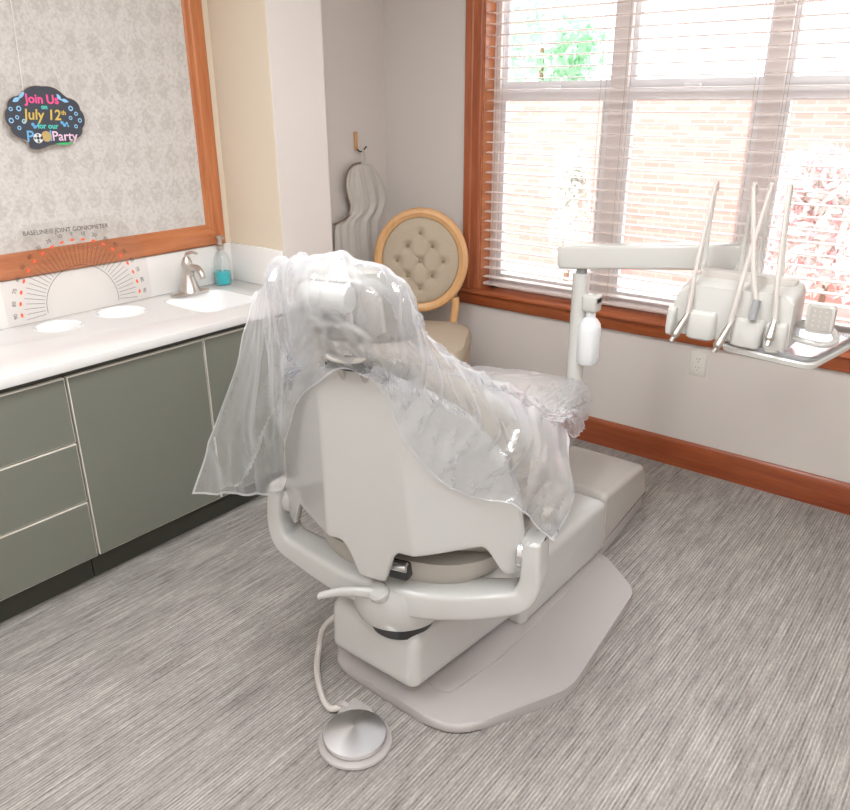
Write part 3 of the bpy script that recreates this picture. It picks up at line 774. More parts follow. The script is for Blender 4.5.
# back shell (rear plate) as a grid with a scalloped bottom edge
def shell_pt(r, v, hw):
    """r lateral, v=z; crease lines make a raised centre panel"""
    f = -.188 - .055 * ((v - .52) / .60)
    cre = .125 - .03 * max(0, (v - .55) / .55)
    wv = max(0, abs(r) - cre)
    if r < 0: f += .70 * wv
    else: f += .62 * wv + .04 * (1 - math.exp(-(wv / .13) ** 2))
    return U(r, f, v)
def shell_bottom(r):
    a = abs(r)
    if a < .042: return .512 + .006 * (a / .042) ** 4
    if a < .09: t = (a - .042) / .048; return .518 + (.615 - .518) * math.sin(t * PI / 2) ** .8
    if a < .27: return .615
    if a < .33: t = (a - .27) / .06; return .615 - .095 * (t * t * (3 - 2 * t))
    return .517 + .02 * max(0, (a - .345) / .02)
def half_w(v):
    pts = [(.46, .365), (.56, .368), (.64, .366), (.75, .352), (.87, .315), (.98, .245), (1.05, .165), (1.085, .11), (1.11, .055)]
    for (a, b), (c, d) in zip(pts, pts[1:]):
        if v <= c: return b + (d - b) * max(0, (v - a) / (c - a))
    return .055
bm = B(); NU, NV = 110, 28; rows = []
for j in range(NV + 1):
    row = []
    for i in range(NU + 1):
        s = -1 + 2 * i / NU
        hw0 = .365; r0 = s * hw0
        vb = shell_bottom(r0); vt = 1.11
        v = vb + (vt - vb) * (j / NV)
        r = s * half_w(v) * (.94 if s > 0 else 1)
        row.append(bm.verts.new(shell_pt(r, v, 1)))
    rows.append(row)
for a, b in zip(rows, rows[1:]):
    for i in range(NU): bm.faces.new((a[i], a[i + 1], b[i + 1], b[i]))
ret = bmesh.ops.extrude_face_region(bm, geom=list(bm.faces))
nv = [g for g in ret['geom'] if isinstance(g, bmesh.types.BMVert)]
bmesh.ops.translate(bm, verts=nv, vec=Fv * .026)
bmesh.ops.recalc_face_normals(bm, faces=bm.faces)
bnd = [e for e in bm.edges if len(e.link_faces) == 2 and e.calc_face_angle() > 1.1]
bmesh.ops.bevel(bm, geom=bnd, offset=.005, segments=2, affect='EDGES', profile=.5)
link_mesh('back_shell', bm, M['plastic_white'], dc, angle=60)
# back cushion
bm = B(); rings = []
for v, hw, dp, f0 in ((.60, .24, .05, -.02), (.62, .30, .065, -.02), (.70, .325, .08, -.035), (.80, .335, .09, -.05), (.90, .315, .085, -.075), (.99, .27, .075, -.10), (1.045, .21, .06, -.12), (1.08, .145, .045, -.13), (1.092, .07, .02, -.135)):
    ring = superring((0, 0, 0), (1, 0, 0), (0, 1, 0), hw, dp, 2.8, 40)
    rings.append([U(p.x, f0 - .005 + p.y + .42 * max(0, abs(p.x) - .12), v) for p in ring])
loft(bm, rings); cush = link_mesh('back_cushion', bm, M['upholstery'], dc)
bm = B(); tube(bm, [U(p[0], p[1], p[2]) for p in ((.29, -.0, .66), (.315, -.02, .78), (.30, -.045, .91), (.25, -.07, 1.0), (.17, -.085, 1.055), (.0, -.12, 1.088), (-.17, -.085, 1.055), (-.25, -.07, 1.0), (-.30, -.045, .91), (-.315, -.02, .78), (-.29, 0, .66))], .006, 8)
link_mesh('piping', bm, M['upholstery'], cush)
# headrest: cushion, bracket, white articulating cylinder and locking lever
hr = B(); rings = []
for v, hw, dp, f0 in ((1.15, .07, .025, -.17), (1.16, .11, .04, -.18), (1.19, .128, .05, -.20), (1.26, .134, .052, -.235), (1.30, .122, .046, -.258), (1.328, .096, .036, -.27), (1.338, .05, .016, -.275)):
    ring = superring((0, 0, 0), (1, 0, 0), (0, 1, 0), hw, dp, 2.8, 36)
    rings.append([U(p.x, f0 + p.y + .40 * max(0, abs(p.x) - .05), v) for p in ring])
loft(hr, rings); hro = link_mesh('headrest', hr, M['upholstery'], dc)
bm = B(); rr = [(1.17, .05, .02), (1.2, .095, .022), (1.28, .102, .022), (1.315, .08, .018), (1.325, .03, .008)]
loft(bm, [[U(p.x, -.262 - .36 * (v - 1.2) + p.y, v) for p in superring((0, 0, 0), (1, 0, 0), (0, 1, 0), hw, dp, 3, 24)] for v, hw, dp in rr])
link_mesh('headrest_shell', bm, M['plastic_grey'], hro)
bm = B(); mt = Matrix.Rotation(TH, 3, 'Z') @ Matrix.Rotation(PI / 2, 3, 'Y')
lathe(bm, [(.001, -.055), (.026, -.055), (.031, -.049), (.031, .049), (.026, .055), (.001, .055)], U(0, -.335, 1.283), 24, mt)
link_mesh('headrest_knob', bm, M['plastic_white'], hro)
bm = B()
for s in (-1, 1): tube(bm, [U(s * .03, -.30, 1.265), U(s * .034, -.30, 1.2), U(s * .03, -.262, 1.12), U(s * .028, -.222, 1.06)], .009, 8)
tube(bm, [U(-.06, -.295, 1.20), U(-.05, -.31, 1.215), U(0, -.315, 1.222), U(.05, -.31, 1.215), U(.07, -.295, 1.19), U(.06, -.29, 1.15), U(0, -.29, 1.135), U(-.05, -.29, 1.15), U(-.06, -.295, 1.20)], .008, 8)
link_mesh('headrest_bracket', bm, M['plastic_grey'], hro)
bm = B(); box(bm, (-.05, -.02, -.012), (.05, .02, .012), .004, 2, Matrix.Translation(U(.0, -.258, 1.118)) @ Matrix.Rotation(TH, 4, 'Z')); link_mesh('headrest_slot', bm, M['dark'], dc)
# seat pan (rounded bowl under the cushion)
bm = B(); rings = []
for z, hw, l0, l1 in ((.432, .16, -.04, .40), (.442, .215, -.085, .46), (.475, .275, -.10, .52), (.515, .295, -.115, .56), (.545, .30, -.12, .58)):
    c = (l0 + l1) / 2; h = (l1 - l0) / 2
    rings.append([U(p.x, c + p.y, z) for p in superring((0, 0, 0), (1, 0, 0), (0, 1, 0), hw, h, 3, 44)])
loft(bm, rings); link_mesh('seat_pan', bm, M['seatpan'], dc)
bm = B(); box(bm, (-.042, -.05, -.025), (.042, .05, .025), .008, 2, Matrix.Translation(U(.035, -.09, .518)) @ Matrix.Rotation(TH, 4, 'Z')); link_mesh('seat_mechanism', bm, M['dark'], dc)
bm = B(); tube(bm, [U(.0, -.145, .538), U(.075, -.14, .538)], .014, 12, 1, False); link_mesh('mechanism_rod', bm, M['chrome'], dc)
# seat and leg cushion, running from the hips to the toe end
bm = B(); rings = []
for f, hw, zt, zb in ((-.03, .20, .60, .545), (-.01, .265, .628, .535), (.08, .285, .642, .53), (.22, .285, .640, .53), (.36, .28, .652, .54), (.50, .27, .685, .56), (.62, .255, .70, .575), (.78, .235, .682, .575), (.95, .235, .662, .56), (1.08, .24, .645, .535), (1.16, .235, .63, .515), (1.20, .215, .612, .52), (1.215, .16, .59, .54)):
    c = (zt + zb) / 2; h = (zt - zb) / 2
    rings.append([U(p.x, f, c + p.y) for p in superring((0, 0, 0), (1, 0, 0), (0, 1, 0), hw, h, 3, 36)])
loft(bm, rings); link_mesh('seat_cushion', bm, M['upholstery'], dc)
bm = B(); rings = []
for f, hw, zt, zb in ((.40, .18, .55, .50), (.55, .2, .585, .53), (.9, .18, .575, .535), (1.12, .17, .55, .53), (1.14, .16, .55, .532), (1.15, .15, .548, .536)):
    c = (zt + zb) / 2; h = (zt - zb) / 2
    rings.append([U(p.x, f, c + p.y) for p in superring((0, 0, 0), (1, 0, 0), (0, 1, 0), hw, h, 3, 24)])
loft(bm, rings); link_mesh('leg_support', bm, M['plastic_grey'], dc)
# armrests running forward from the yoke tips
for s in (-1, 1):
    bm = B(); rings = []
    for f, hw, zt, zb in ((.035, .02, .675, .645), (.05, .032, .69, .636), (.08, .036, .695, .635), (.15, .036, .695, .640), (.20, .032, .688, .645), (.215, .018, .675, .655)):
        c = (zt + zb) / 2; h = (zt - zb) / 2
        rings.append([U(s * .365 + p.x, f, c + p.y) for p in superring((0, 0, 0), (1, 0, 0), (0, 1, 0), hw, h, 2.6, 20)])
    loft(bm, rings); link_mesh('armrest', bm, M['upholstery'], dc)

# ------------------------------------------------------------------ clear plastic cover draped over the chair
FILM = [
[(-.549, -.2, .648), (-.446, -.19, .66), (-.36, -.16, .658), (-.335, -.075, .645), (-.275, -.12, .817), (-.197, -.175, .968), (-.085, -.247, 1.06), (.007, -.287, 1.118), (.078, -.252, 1.069), (.116, -.236, .951), (.175, -.164, .826), (.25, -.108, .764), (.328, -.055, .731), (.40, .03, .604)],
[(-.496, -.2, .754), (-.401, -.2, .773), (-.318, -.19, .79), (-.27, -.15, .822), (-.24, -.17, .92), (-.19, -.21, 1.019), (-.06, -.29, 1.145), (.018, -.31, 1.18), (.087, -.255, 1.11), (.144, -.21, .973), (.203, -.14, .863), (.274, -.092, .807), (.345, .0, .757), (.415, .1, .624)],
[(-.446, -.2, .857), (-.364, -.21, .889), (-.275, -.22, .935), (-.209, -.22, .985), (-.166, -.24, 1.074), (-.097, -.30, 1.177), (.0, -.37, 1.262), (.055, -.37, 1.265), (.116, -.28, 1.185), (.172, -.175, 1.014), (.234, -.12, .918), (.295, -.076, .86), (.365, .02, .807), (.415, .16, .684)],
[(-.335, -.22, 1.044), (-.267, -.25, 1.083), (-.191, -.28, 1.131), (-.138, -.3, 1.185), (-.10, -.33, 1.25), (-.035, -.375, 1.316), (.015, -.385, 1.34), (.062, -.375, 1.33), (.123, -.31, 1.262), (.18, -.165, 1.08), (.254, -.107, .965), (.318, -.02, .896), (.35, .1, .82), (.385, .22, .728)],
[(-.287, -.22, 1.155), (-.233, -.25, 1.2), (-.178, -.28, 1.255), (-.135, -.31, 1.304), (-.09, -.33, 1.345), (-.04, -.345, 1.37), (.005, -.345, 1.378), (.05, -.33, 1.366), (.12, -.28, 1.30), (.16, -.20, 1.18), (.228, -.12, 1.045), (.275, .05, .942), (.305, .25, .83), (.345, .35, .725)],
[(-.298, -.15, 1.206), (-.256, -.18, 1.241), (-.211, -.2, 1.285), (-.154, -.24, 1.325), (-.10, -.27, 1.352), (-.05, -.285, 1.372), (-.005, -.29, 1.378), (.04, -.28, 1.368), (.115, -.235, 1.315), (.14, -.185, 1.19), (.21, -.09, 1.075), (.24, .14, .95), (.265, .40, .815), (.305, .5, .70)],
[(-.39, .0, .80), (-.37, -.01, .93), (-.33, -.02, 1.03), (-.27, -.04, 1.10), (-.19, -.09, 1.17), (-.12, -.14, 1.20), (-.03, -.15, 1.21), (.05, -.15, 1.19), (.12, -.145, 1.14), (.19, -.09, 1.085), (.25, .05, .985), (.28, .25, .875), (.29, .48, .755), (.305, .60, .64)],
[(-.42, .18, .62), (-.39, .17, .76), (-.34, .12, .84), (-.26, .10, .87), (-.18, .08, .88), (-.1, .08, .88), (0, .08, .88), (.08, .09, .88), (.16, .12, .87), (.24, .18, .85), (.29, .30, .80), (.30, .46, .75), (.295, .64, .71), (.30, .74, .60)],
[(-.40, .5, .5), (-.36, .5, .65), (-.30, .5, .72), (-.22, .49, .735), (-.15, .48, .74), (-.08, .47, .74), (0, .47, .74), (.08, .48, .745), (.15, .5, .75), (.2, .55, .745), (.245, .63, .735), (.27, .71, .71), (.278, .80, .66), (.28, .88, .57)],
[(-.36, .85, .52), (-.32, .85, .63), (-.265, .85, .69), (-.2, .85, .705), (-.15, .85, .705), (-.1, .85, .705), (-.03, .85, .705), (.04, .85, .705), (.11, .86, .705), (.18, .87, .705), (.22, .89, .70), (.25, .92, .68), (.262, .96, .62), (.258, 1.0, .53)],
[(-.28, 1.09, .53), (-.265, 1.1, .59), (-.24, 1.1, .645), (-.19, 1.1, .66), (-.14, 1.1, .662), (-.08, 1.1, .662), (-.02, 1.1, .664), (.04, 1.1, .664), (.11, 1.1, .662), (.17, 1.1, .66), (.22, 1.1, .655), (.248, 1.11, .62), (.258, 1.12, .56), (.252, 1.12, .50)]]
def bicubic(G, sub):
    rows = [cr(r, sub) for r in G]
    cols = list(zip(*rows))
    return [list(c) for c in zip(*[cr(c, sub) for c in cols])]
from mathutils.bvhtree import BVHTree
cvs, cfs = [], []
for ch in dc.children:
    if ch.name.split('.')[0] in ('back_shell', 'back_cushion', 'headrest', 'seat_cushion', 'armrest', 'yoke'):
        n0 = len(cvs); cvs += [v.co + Vector(dc.location) for v in ch.data.vertices]
        cfs += [[n0 + i for i in p.vertices] for p in ch.data.polygons]
tree = BVHTree.FromPolygons(cvs, cfs)
SUB = 15
FILM = [[(a, b, c if c < 1.27 else 1.27 + (c - 1.27) * .72) for a, b, c in row] for row in FILM]
grid = [[U(*p) for p in row] for row in bicubic([[Vector(p) for p in r] for r in FILM], SUB)]
NRW, NCL = len(grid), len(grid[0])
lat = random.Random(21)
waves = []
for k in range(16):
    hood = k < 9
    ang = lat.gauss(0, .30) if hood else lat.uniform(-PI, PI)
    per = lat.uniform(.055, .16) if hood else lat.uniform(.045, .11)
    waves.append((math.cos(ang) / per, math.sin(ang) / per, lat.random(), hood, lat.uniform(.7, 1.3), lat.uniform(0, 50)))
def crease(x):      # triangle wave with a narrow sharp top
    t_ = abs((x % 1.) * 2 - 1)
    return t_ ** 2.2
NRW, NCL = len(grid), len(grid[0])
cu = [0.]; cv = [0.]
mi = NRW // 3; mj = NCL // 2
for j in range(1, NCL): cu.append(cu[-1] + (grid[mi][j] - grid[mi][j - 1]).length)
for i in range(1, NRW): cv.append(cv[-1] + (grid[i][mj] - grid[i - 1][mj]).length)
def gn(i, j):
    a = grid[min(i + 2, NRW - 1)][j] - grid[max(i - 2, 0)][j]; b = grid[i][min(j + 2, NCL - 1)] - grid[i][max(j - 2, 0)]
    n = a.cross(b)
    return n.normalized() if n.length > 1e-9 else Vector((0, 0, 1))
X = []
for i in range(NRW):
    row = []; ti = i / (NRW - 1)
    lap = max(0, min(1, (ti - .42) * 6))
    for j in range(NCL):
        p = grid[i][j]; n = gn(i, j)
        fl = (p - U(0, 0, 0)).dot(Fv)
        q = U(0, min(1.1, max(-.12, fl)), min(p.z, 1.2) if fl < .1 else .6)
        if n.dot(p - q) < 0: n = -n
        u = cu[j]; v = cv[i]; h = 0
        u2 = u + .03 * noise.noise(Vector((u * 4, v * 3, 2))); v2 = v + .03 * noise.noise(Vector((u * 3, v * 4, 9)))
        for a, b, ph, hood, am, sd in waves:
            toe = max(.25, 1 - max(0, ti - .72) * 4)
            w = toe * ((1 - lap * .6) if hood else (.18 + .9 * lap))
            mod = max(0, noise.noise(Vector((u * 5 + sd, v * 3.5, sd))) * 2.2 + .25)
            h += .0062 * am * w * min(1.3, mod) * crease(a * u2 + b * v2 + ph)
        h += (.0035 + .004 * lap * max(0, 1 - max(0, ti - .72) * 4)) * noise.noise(Vector((u * 32, v * 20, 4)))
        flap = max(0, 1 - j / (NCL * .26)) * max(0, 1 - ti / .3)
        row.append(p + n * (h * (1 - .65 * flap)))
    X.append(row)
for _ in range(2):
    for i in range(NRW):
        for j in range(NCL):
            w = X[i][j]; loc, nn, idx, dist = tree.find_nearest(w, .06)
            if loc is not None and (w - loc).dot(nn) < .006: X[i][j] = loc + nn * .007
nr, nc = NRW, NCL
bm = B()
VV = [[bm.verts.new(X[i][j]) for j in range(nc)] for i in range(nr)]
for i in range(nr - 1):
    for j in range(nc - 1):
        bm.faces.new((VV[i][j], VV[i][j + 1], VV[i + 1][j + 1], VV[i + 1][j]))
film = link_mesh('plastic_cover', bm, M['film'], angle=28)
tag(film, 'clear crinkled plastic sheet draped over the headrest, back and seat of the dental chair', 'plastic cover')

bm = B()
def ribbon(idx_a, idx_b):
    va = [bm.verts.new(X[i][j] + Vector((.0006, -.0010, .0004))) for i, j in idx_a]; vb = [bm.verts.new(X[i][j] + Vector((.0006, -.0010, .0004))) for i, j in idx_b]
    for k in range(len(va) - 1): bm.faces.new((va[k], va[k + 1], vb[k + 1], vb[k]))
ribbon([(0, j) for j in range(nc)], [(1, j) for j in range(nc)])
ribbon([(i, 0) for i in range(nr)], [(i, 1) for i in range(nr)])
ribbon([(i, nc - 1) for i in range(nr)], [(i, nc - 2) for i in range(nr)])
link_mesh('hem', bm, M['film_hem'], film)


# ------------------------------------------------------------------ foot control
FCX, FCY = 1.213, -2.222
t = thing('foot_control', (FCX, FCY, 0), 'round spun metal foot pedal on the carpet behind the chair base', 'foot pedal')
bm = B(); lathe(bm, [(.07, .001), (.098, .001), (.103, .006), (.101, .012), (.092, .016), (.07, .018), (.01, .018)], (FCX, FCY, 0), 44); link_mesh('pedal_base', bm, M['base_plate'], t)
bm = B(); lathe(bm, [(.08, .018), (.086, .022), (.089, .03), (.086, .035), (.06, .043), (.03, .051), (.006, .057), (.001, .058)], (FCX, FCY, 0), 48)
m, nt, o_ = new_mat('spun_disc'); b_ = pbsdf(nt, o_, (.78, .78, .80), .34, 1.)
b_.inputs['Anisotropic'].default_value = .75; b_.inputs['Anisotropic Rotation'].default_value = .0
tg = nt.nodes.new('ShaderNodeTangent'); tg.direction_type = 'RADIAL'; tg.axis = 'Z'; nt.links.new(tg.outputs[0], b_.inputs['Tangent']); M['spun'] = m
link_mesh('pedal_disc', bm, M['spun'], t)
bm = B(); tube(bm, [(FCX - .098, FCY + .050, .022), (FCX - .102, FCY + .064, .024)], .019, 14, 1, False)
box(bm, (FCX - .10, FCY + .03, .003), (FCX - .02, FCY + .105, .03), .008, 3); link_mesh('pedal_housing', bm, M['base_plate'], t)
bm = B(); tube(bm, [(FCX - .104, FCY + .055, .022), (FCX - .135, FCY + .035, .016), (FCX - .20, FCY + .065, .012), (FCX - .285, FCY + .13, .012), (FCX - .335, FCY + .19, .03), (FCX - .325, FCY + .205, .10), (FCX - .27, FCY + .21, .17), (FCX - .22, FCY + .24, .20)], .0095, 10, 8)
link_mesh('pedal_hose', bm, M['hose'], t)

# ------------------------------------------------------------------ delivery unit
PX, PY = 1.108, -.85
du = thing('delivery_unit', (PX, PY, .55), 'off-white dental delivery arm with instrument head, hoses and water bottle in front of the window', 'dental delivery unit')
bm = B(); tube(bm, [(PX, PY, .60), (PX, PY, 1.065)], .031, 24, 1, False); link_mesh('post', bm, M['unit'], du)
bm = B(); tube(bm, [(PX, PY, .61), (PX - .12, PY - .10, .585), (PX - .22, PY - .20, .575), (PX - .20, PY - .38, .53)], .028, 14); link_mesh('support_arm', bm, M['unit'], du)
bm = B(); tube(bm, [(PX, PY, 1.06), (PX, PY, 1.10)], .019, 20, 1, False); link_mesh('swivel_pin', bm, M['grey_cap'], du)
A0, A1 = Vector((PX - .085, PY - .007, 1.118)), Vector((1.665, -.765, 1.178))
bm = B(); d = (A1 - A0); L = d.length; dn = d.normalized(); sd = dn.cross(Zv).normalized(); up = sd.cross(dn).normalized()
def armring(q, h, w): return superring(A0 + d * q, sd, up, w, h, 9, 32)
loft(bm, [armring(0, .034, .036), armring(.012, .040, .040), armring(.04, .041, .041), armring(.5, .042, .040), armring(.97, .042, .040), armring(1.0, .036, .034)]); link_mesh('flex_arm', bm, M['unit'], du)
bm = B(); tube(bm, [(1.655, -.79, 1.14), (1.655, -.85, 1.10), (1.66, -.89, 1.06)], .03, 16); link_mesh('head_pivot', bm, M['unit'], du)
# water bottle on its bracket
bx = 1.158
bm = B(); box(bm, (PX + .02, PY - .028, .958), (bx + .03, PY + .022, .994), .008, 3); box(bm, (bx - .028, PY - .032, .93), (bx + .03, PY + .026, .995), .012, 3); link_mesh('bottle_bracket', bm, M['unit'], du)
bm = B(); lathe(bm, [(.001, .722), (.022, .723), (.036, .732), (.042, .75), (.042, .86), (.038, .885), (.026, .902), (.018, .908), (.018, .94), (.001, .94)], (bx, PY - .003, 0), 32); link_mesh('water_bottle', bm, M['milky'], du)
# instrument head
bm = B(); hp = round_poly([(1.500, .952), (1.510, 1.03), (1.536, 1.112), (1.868, 1.116), (1.872, .952)], [.012, .05, .03, .025, .012], 4)
prism(bm, hp, lambda u, v, q: Vector((u, q, v)), -1.0, -.875, .012, 3)
for v in bm.verts:      # top slopes up to the back
    if v.co.z > 1.05: v.co.z += (v.co.y + 1.0) * .20
head = link_mesh('instrument_head', bm, M['unit'], du)
for x, w in ((1.516, .014), (1.612, .046), (1.752, .047), (1.835, .031)):
    bm = B()
    loft(bm, [superring((x, -.998, z), (1, 0, 0), (0, 1, 0), w * a, .032 * b, 3.2, 24) for z, a, b in ((.946, .8, .7), (.952, .96, .92), (.97, 1, 1), (1.01, 1, .95), (1.028, .98, .8), (1.036, .9, .45))])
    link_mesh('holder_lobe', bm, M['unit'], head)
bm = B(); prism(bm, round_poly([(1.56, -.93), (1.56, -.88), (1.85, -.88), (1.85, -.93)], .022, 5), lambda u, v, q: Vector((u, v, q)), 1.118, 1.150, .008, 3); link_mesh('hose_manifold', bm, M['hose'], head)
whips = [(1.555, 1.567, -.885), (1.672, 1.683, -.885), (1.728, 1.729, -.885), (1.795, 1.782, -.885)]
tips = []
for xb, xt, y in whips:
    bm = B(); tube(bm, [(xb, y, 1.13), ((xb + xt) / 2 - .004, y - .002, 1.27), (xt, y - .012, 1.408)], lambda q: .0088 - .003 * q, 10); link_mesh('whip_arm', bm, M['unit'], du); tips.append(Vector((xt, y - .012, 1.408)))
hand = [((1.571, -1.02, 1.025), (1.545, -1.052, .950), 0), ((1.706, -1.03, 1.015), (1.683, -1.058, .942), 2), ((1.768, -1.01, 1.075), (1.767, -1.03, 1.038), 1), ((1.828, -1.02, 1.045), (1.829, -1.056, .990), 3)]
for a, b, k in hand:
    a = Vector(a); b = Vector(b); tp = tips[k]
    bm = B(); tube(bm, [tp + Vector((0, .012, -.02)), tp + Vector((0, 0, .008)), tp + Vector((.0, -.016, -.012)), tp.lerp(a, .35) + Vector((0, -.02, -.01)), tp.lerp(a, .7) + Vector((0, -.018, -.008)), a], lambda q: .0060 + .0022 * q, 10)
    link_mesh('hose', bm, M['hose'], du)
    bm = B()
    if k == 1:
        tube(bm, [a + Vector((0, 0, .02)), b], .0115, 12, 1, False); link_mesh('hose_sleeve', bm, M['grey_cap'], du)
    else:
        tube(bm, [a, a.lerp(b, .4), a.lerp(b, .8), b], lambda q: .0078 + .0058 * min(1, q / .7) if q < .8 else .0136 - .022 * (q - .8), 14); hp_ = link_mesh('handpiece', bm, M['nickel'], du)
        bm = B(); dd = (b - a).normalized(); tube(bm, [b - dd * .004, b + dd * .014], .0075, 12, 1, False); link_mesh('handpiece_tip', bm, M['chrome'], hp_)
# touch pad
bm = B(); prism(bm, round_poly([(1.905, 1.02), (1.905, 1.105), (1.978, 1.105), (1.978, 1.02)], .014, 5), lambda u, v, q: Vector((u, q, v)), -.995, -.965, .006, 3); tp_ = link_mesh('touch_pad', bm, M['unit'], du)
bm = B(); prism(bm, round_poly([(1.914, 1.03), (1.914, 1.097), (1.970, 1.097), (1.970, 1.03)], .005, 3), lambda u, v, q: Vector((u, q, v)), -.9975, -.994, 0); link_mesh('keypad', bm, M['plastic_grey'], tp_)
bm = B()
for i in range(3):
    for j in range(4): lathe(bm, [(.001, 0), (.003, 0), (.003, .0008), (.001, .0008)], (1.926 + .016 * i, -.9975, 1.042 + .0145 * j), 8, Matrix.Rotation(PI / 2, 3, 'X'))
link_mesh('key_dots', bm, M['hose'], tp_)
bm = B(); tube(bm, [(1.88, -.93, 1.02), (1.92, -.95, 1.035), (1.94, -.966, 1.05)], .012, 10); link_mesh('pad_bracket', bm, M['unit'], du)
# tray and its holder under the head
def trf(x, y, z): 
    c = Vector((1.862, -.84, 0)); a = math.radians(-9)
    x -= 1.862; y += .84
    return Vector((c.x + x * math.cos(a) - y * math.sin(a), c.y + x * math.sin(a) + y * math.cos(a), z))
tq = [(1.70, -1.03), (1.985, -1.03), (1.985, -.62), (1.70, -.62)]
bm = B()
def rr_ring(ins, z, rad=.04): return [trf(p.x, p.y, z) for p in round_poly([(1.70 + ins, -1.03 + ins), (1.985 - ins, -1.03 + ins), (1.985 - ins, -.62 - ins), (1.70 + ins, -.62 - ins)], rad, 6)]
loft(bm, [rr_ring(.014, .916), rr_ring(.002, .922), rr_ring(.0, .935), rr_ring(.004, .94), rr_ring(.02, .938)]); link_mesh('tray_holder', bm, M['unit'], du)
bm = B()
loft(bm, [rr_ring(.012, .9395), rr_ring(.008, .945), rr_ring(.004, .955), rr_ring(.001, .957), rr_ring(.004, .9585), rr_ring(.012, .953), rr_ring(.02, .9455), rr_ring(.03, .9435)]); link_mesh('instrument_tray', bm, M['steel'], du)
bm = B(); tube(bm, [(1.86, -.94, .985), (1.89, -.955, .982), (1.945, -.965, .980), (1.972, -.945, .98), (1.98, -.90, .985), (1.96, -.86, 1.0)], .009, 10); link_mesh('tray_bar', bm, M['unit'], du)

# ------------------------------------------------------------------ oval-back side chair in the corner
bc = Vector((-.085, -.30, .87)); fc = Vector((.50, -.866, 0)); rc = Vector((.866, .50, 0))
def V(r, f, z): return Vector((bc.x, bc.y, 0)) + rc * r + fc * f + Zv * z
t = thing('side_chair', (bc.x + fc.x * .25, bc.y + fc.y * .25, 0), 'oval-backed wooden chair with tufted beige linen in the corner by the window', 'chair')
lean_ = -.10
def BK(r, dz, off=0.): return V(r, off + lean_ * (dz), .885 + dz)
NB = 56; RX, RZ = .245, .262
bm = B(); rings = []
prof = [(0, -.018), (.0, .012), (-.008, .022), (-.022, .024), (-.032, .018), (-.042, .016), (-.046, .008), (-.046, -.018)]
Rr = []
for k in range(NB):
    a = 2 * PI * k / NB
    Rr.append([bm.verts.new(BK((RX + u) * math.cos(a), (RZ + u) * math.sin(a), v)) for u, v in prof])
for k in range(NB):
    A, Bq = Rr[k], Rr[(k + 1) % NB]
    for i in range(len(prof)): bm.faces.new((A[i], A[(i + 1) % len(prof)], Bq[(i + 1) % len(prof)], Bq[i]))
link_mesh('back_frame', bm, M['beech'], t)
btn = [(0, .14), (-.065, .075), (.065, .075), (-.12, .0), (0, 0), (.12, 0), (-.065, -.075), (.065, -.075), (0, -.14)]
pitch = []
bm = B(); NR = 26; rowv = []
def dep(x, z):
    d0 = .030 * (1 - ((x / (RX - .045)) ** 2 + (z / (RZ - .045)) ** 2)) ** .5 if (x / (RX - .045)) ** 2 + (z / (RZ - .045)) ** 2 < 1 else 0
    dd = 0
    for bx_, bz in btn: dd += .020 * math.exp(-((x - bx_) ** 2 + (z - bz) ** 2) / (2 * .016 ** 2))
    # diagonal tuft creases between buttons
    for i_, (ax_, az_) in enumerate(btn):
        for bx_, bz in btn[i_ + 1:]:
            L2 = math.hypot(ax_ - bx_, az_ - bz)
            if .08 < L2 < .107:
                tt = ((x - ax_) * (bx_ - ax_) + (z - az_) * (bz - az_)) / L2 ** 2
                if 0 < tt < 1:
                    dist = abs((x - ax_) * (bz - az_) - (z - az_) * (bx_ - ax_)) / L2
                    dd += .005 * math.exp(-(dist / .007) ** 2)
    return d0 - dd
cen = bm.verts.new(BK(0, 0, .005 + dep(0, 0)))
NA = 96
for j in range(1, NR + 1):
    q = j / NR; row = []
    for k in range(NA):
        a = 2 * PI * k / NA; x = (RX - .044) * q * math.cos(a); z = (RZ - .044) * q * math.sin(a)
        row.append(bm.verts.new(BK(x, z, .005 + dep(x, z))))
    rowv.append(row)
for k in range(NA): bm.faces.new((cen, rowv[0][k], rowv[0][(k + 1) % NA]))
for A, Bq in zip(rowv, rowv[1:]):
    for k in range(NA): bm.faces.new((A[k], A[(k + 1) % NA], Bq[(k + 1) % NA], Bq[k]))
back = [bm.verts.new(BK((RX - .044) * math.cos(2 * PI * k / NA), (RZ - .044) * math.sin(2 * PI * k / NA), -.015)) for k in range(NA)]
for k in range(NA): bm.faces.new((rowv[-1][k], rowv[-1][(k + 1) % NA], back[(k + 1) % NA], back[k]))
bm.faces.new(back)
bp_ = link_mesh('back_pad', bm, M['linen'], t, angle=80)
for x, z in btn:
    bm = B(); bmesh.ops.create_uvsphere(bm, u_segments=12, v_segments=8, radius=.0095)
    for v in bm.verts: v.co = BK(v.co.x + x, v.co.z + z, .008 + dep(x, z) + v.co.y * .5 + .001)
    link_mesh('tuft_button', bm, M['button'], bp_)
for s in (-1, 1):
    bm = B(); tube(bm, [V(s * .165, .035, .44), V(s * .168, .03, .53), V(s * .178, .03, .60), V(s * .185, .025, .66), V(s * .18, .022, .70)], lambda q: .024 - .004 * math.sin(q * PI), 14)
    link_mesh('back_post', bm, M['beech'], t)
def seat_ring(k_, z, ins): 
    pts = [(-.22, .02), (.22, .02), (.275, .30), (.24, .52), (0, .56), (-.24, .52), (-.275, .30)]
    P = cr(pts, 6, True); c = Vector((0, .27))
    out = []
    for p in P:
        d = Vector((p.x, p.y)) - c; d = d * ((d.length - ins) / d.length) + c; out.append(V(d.x, d.y, z))
    return out
bm = B(); loft(bm, [seat_ring(0, .435, .004), seat_ring(0, .44, 0), seat_ring(0, .48, 0), seat_ring(0, .485, .006)]); link_mesh('seat_rail', bm, M['beech'], t)
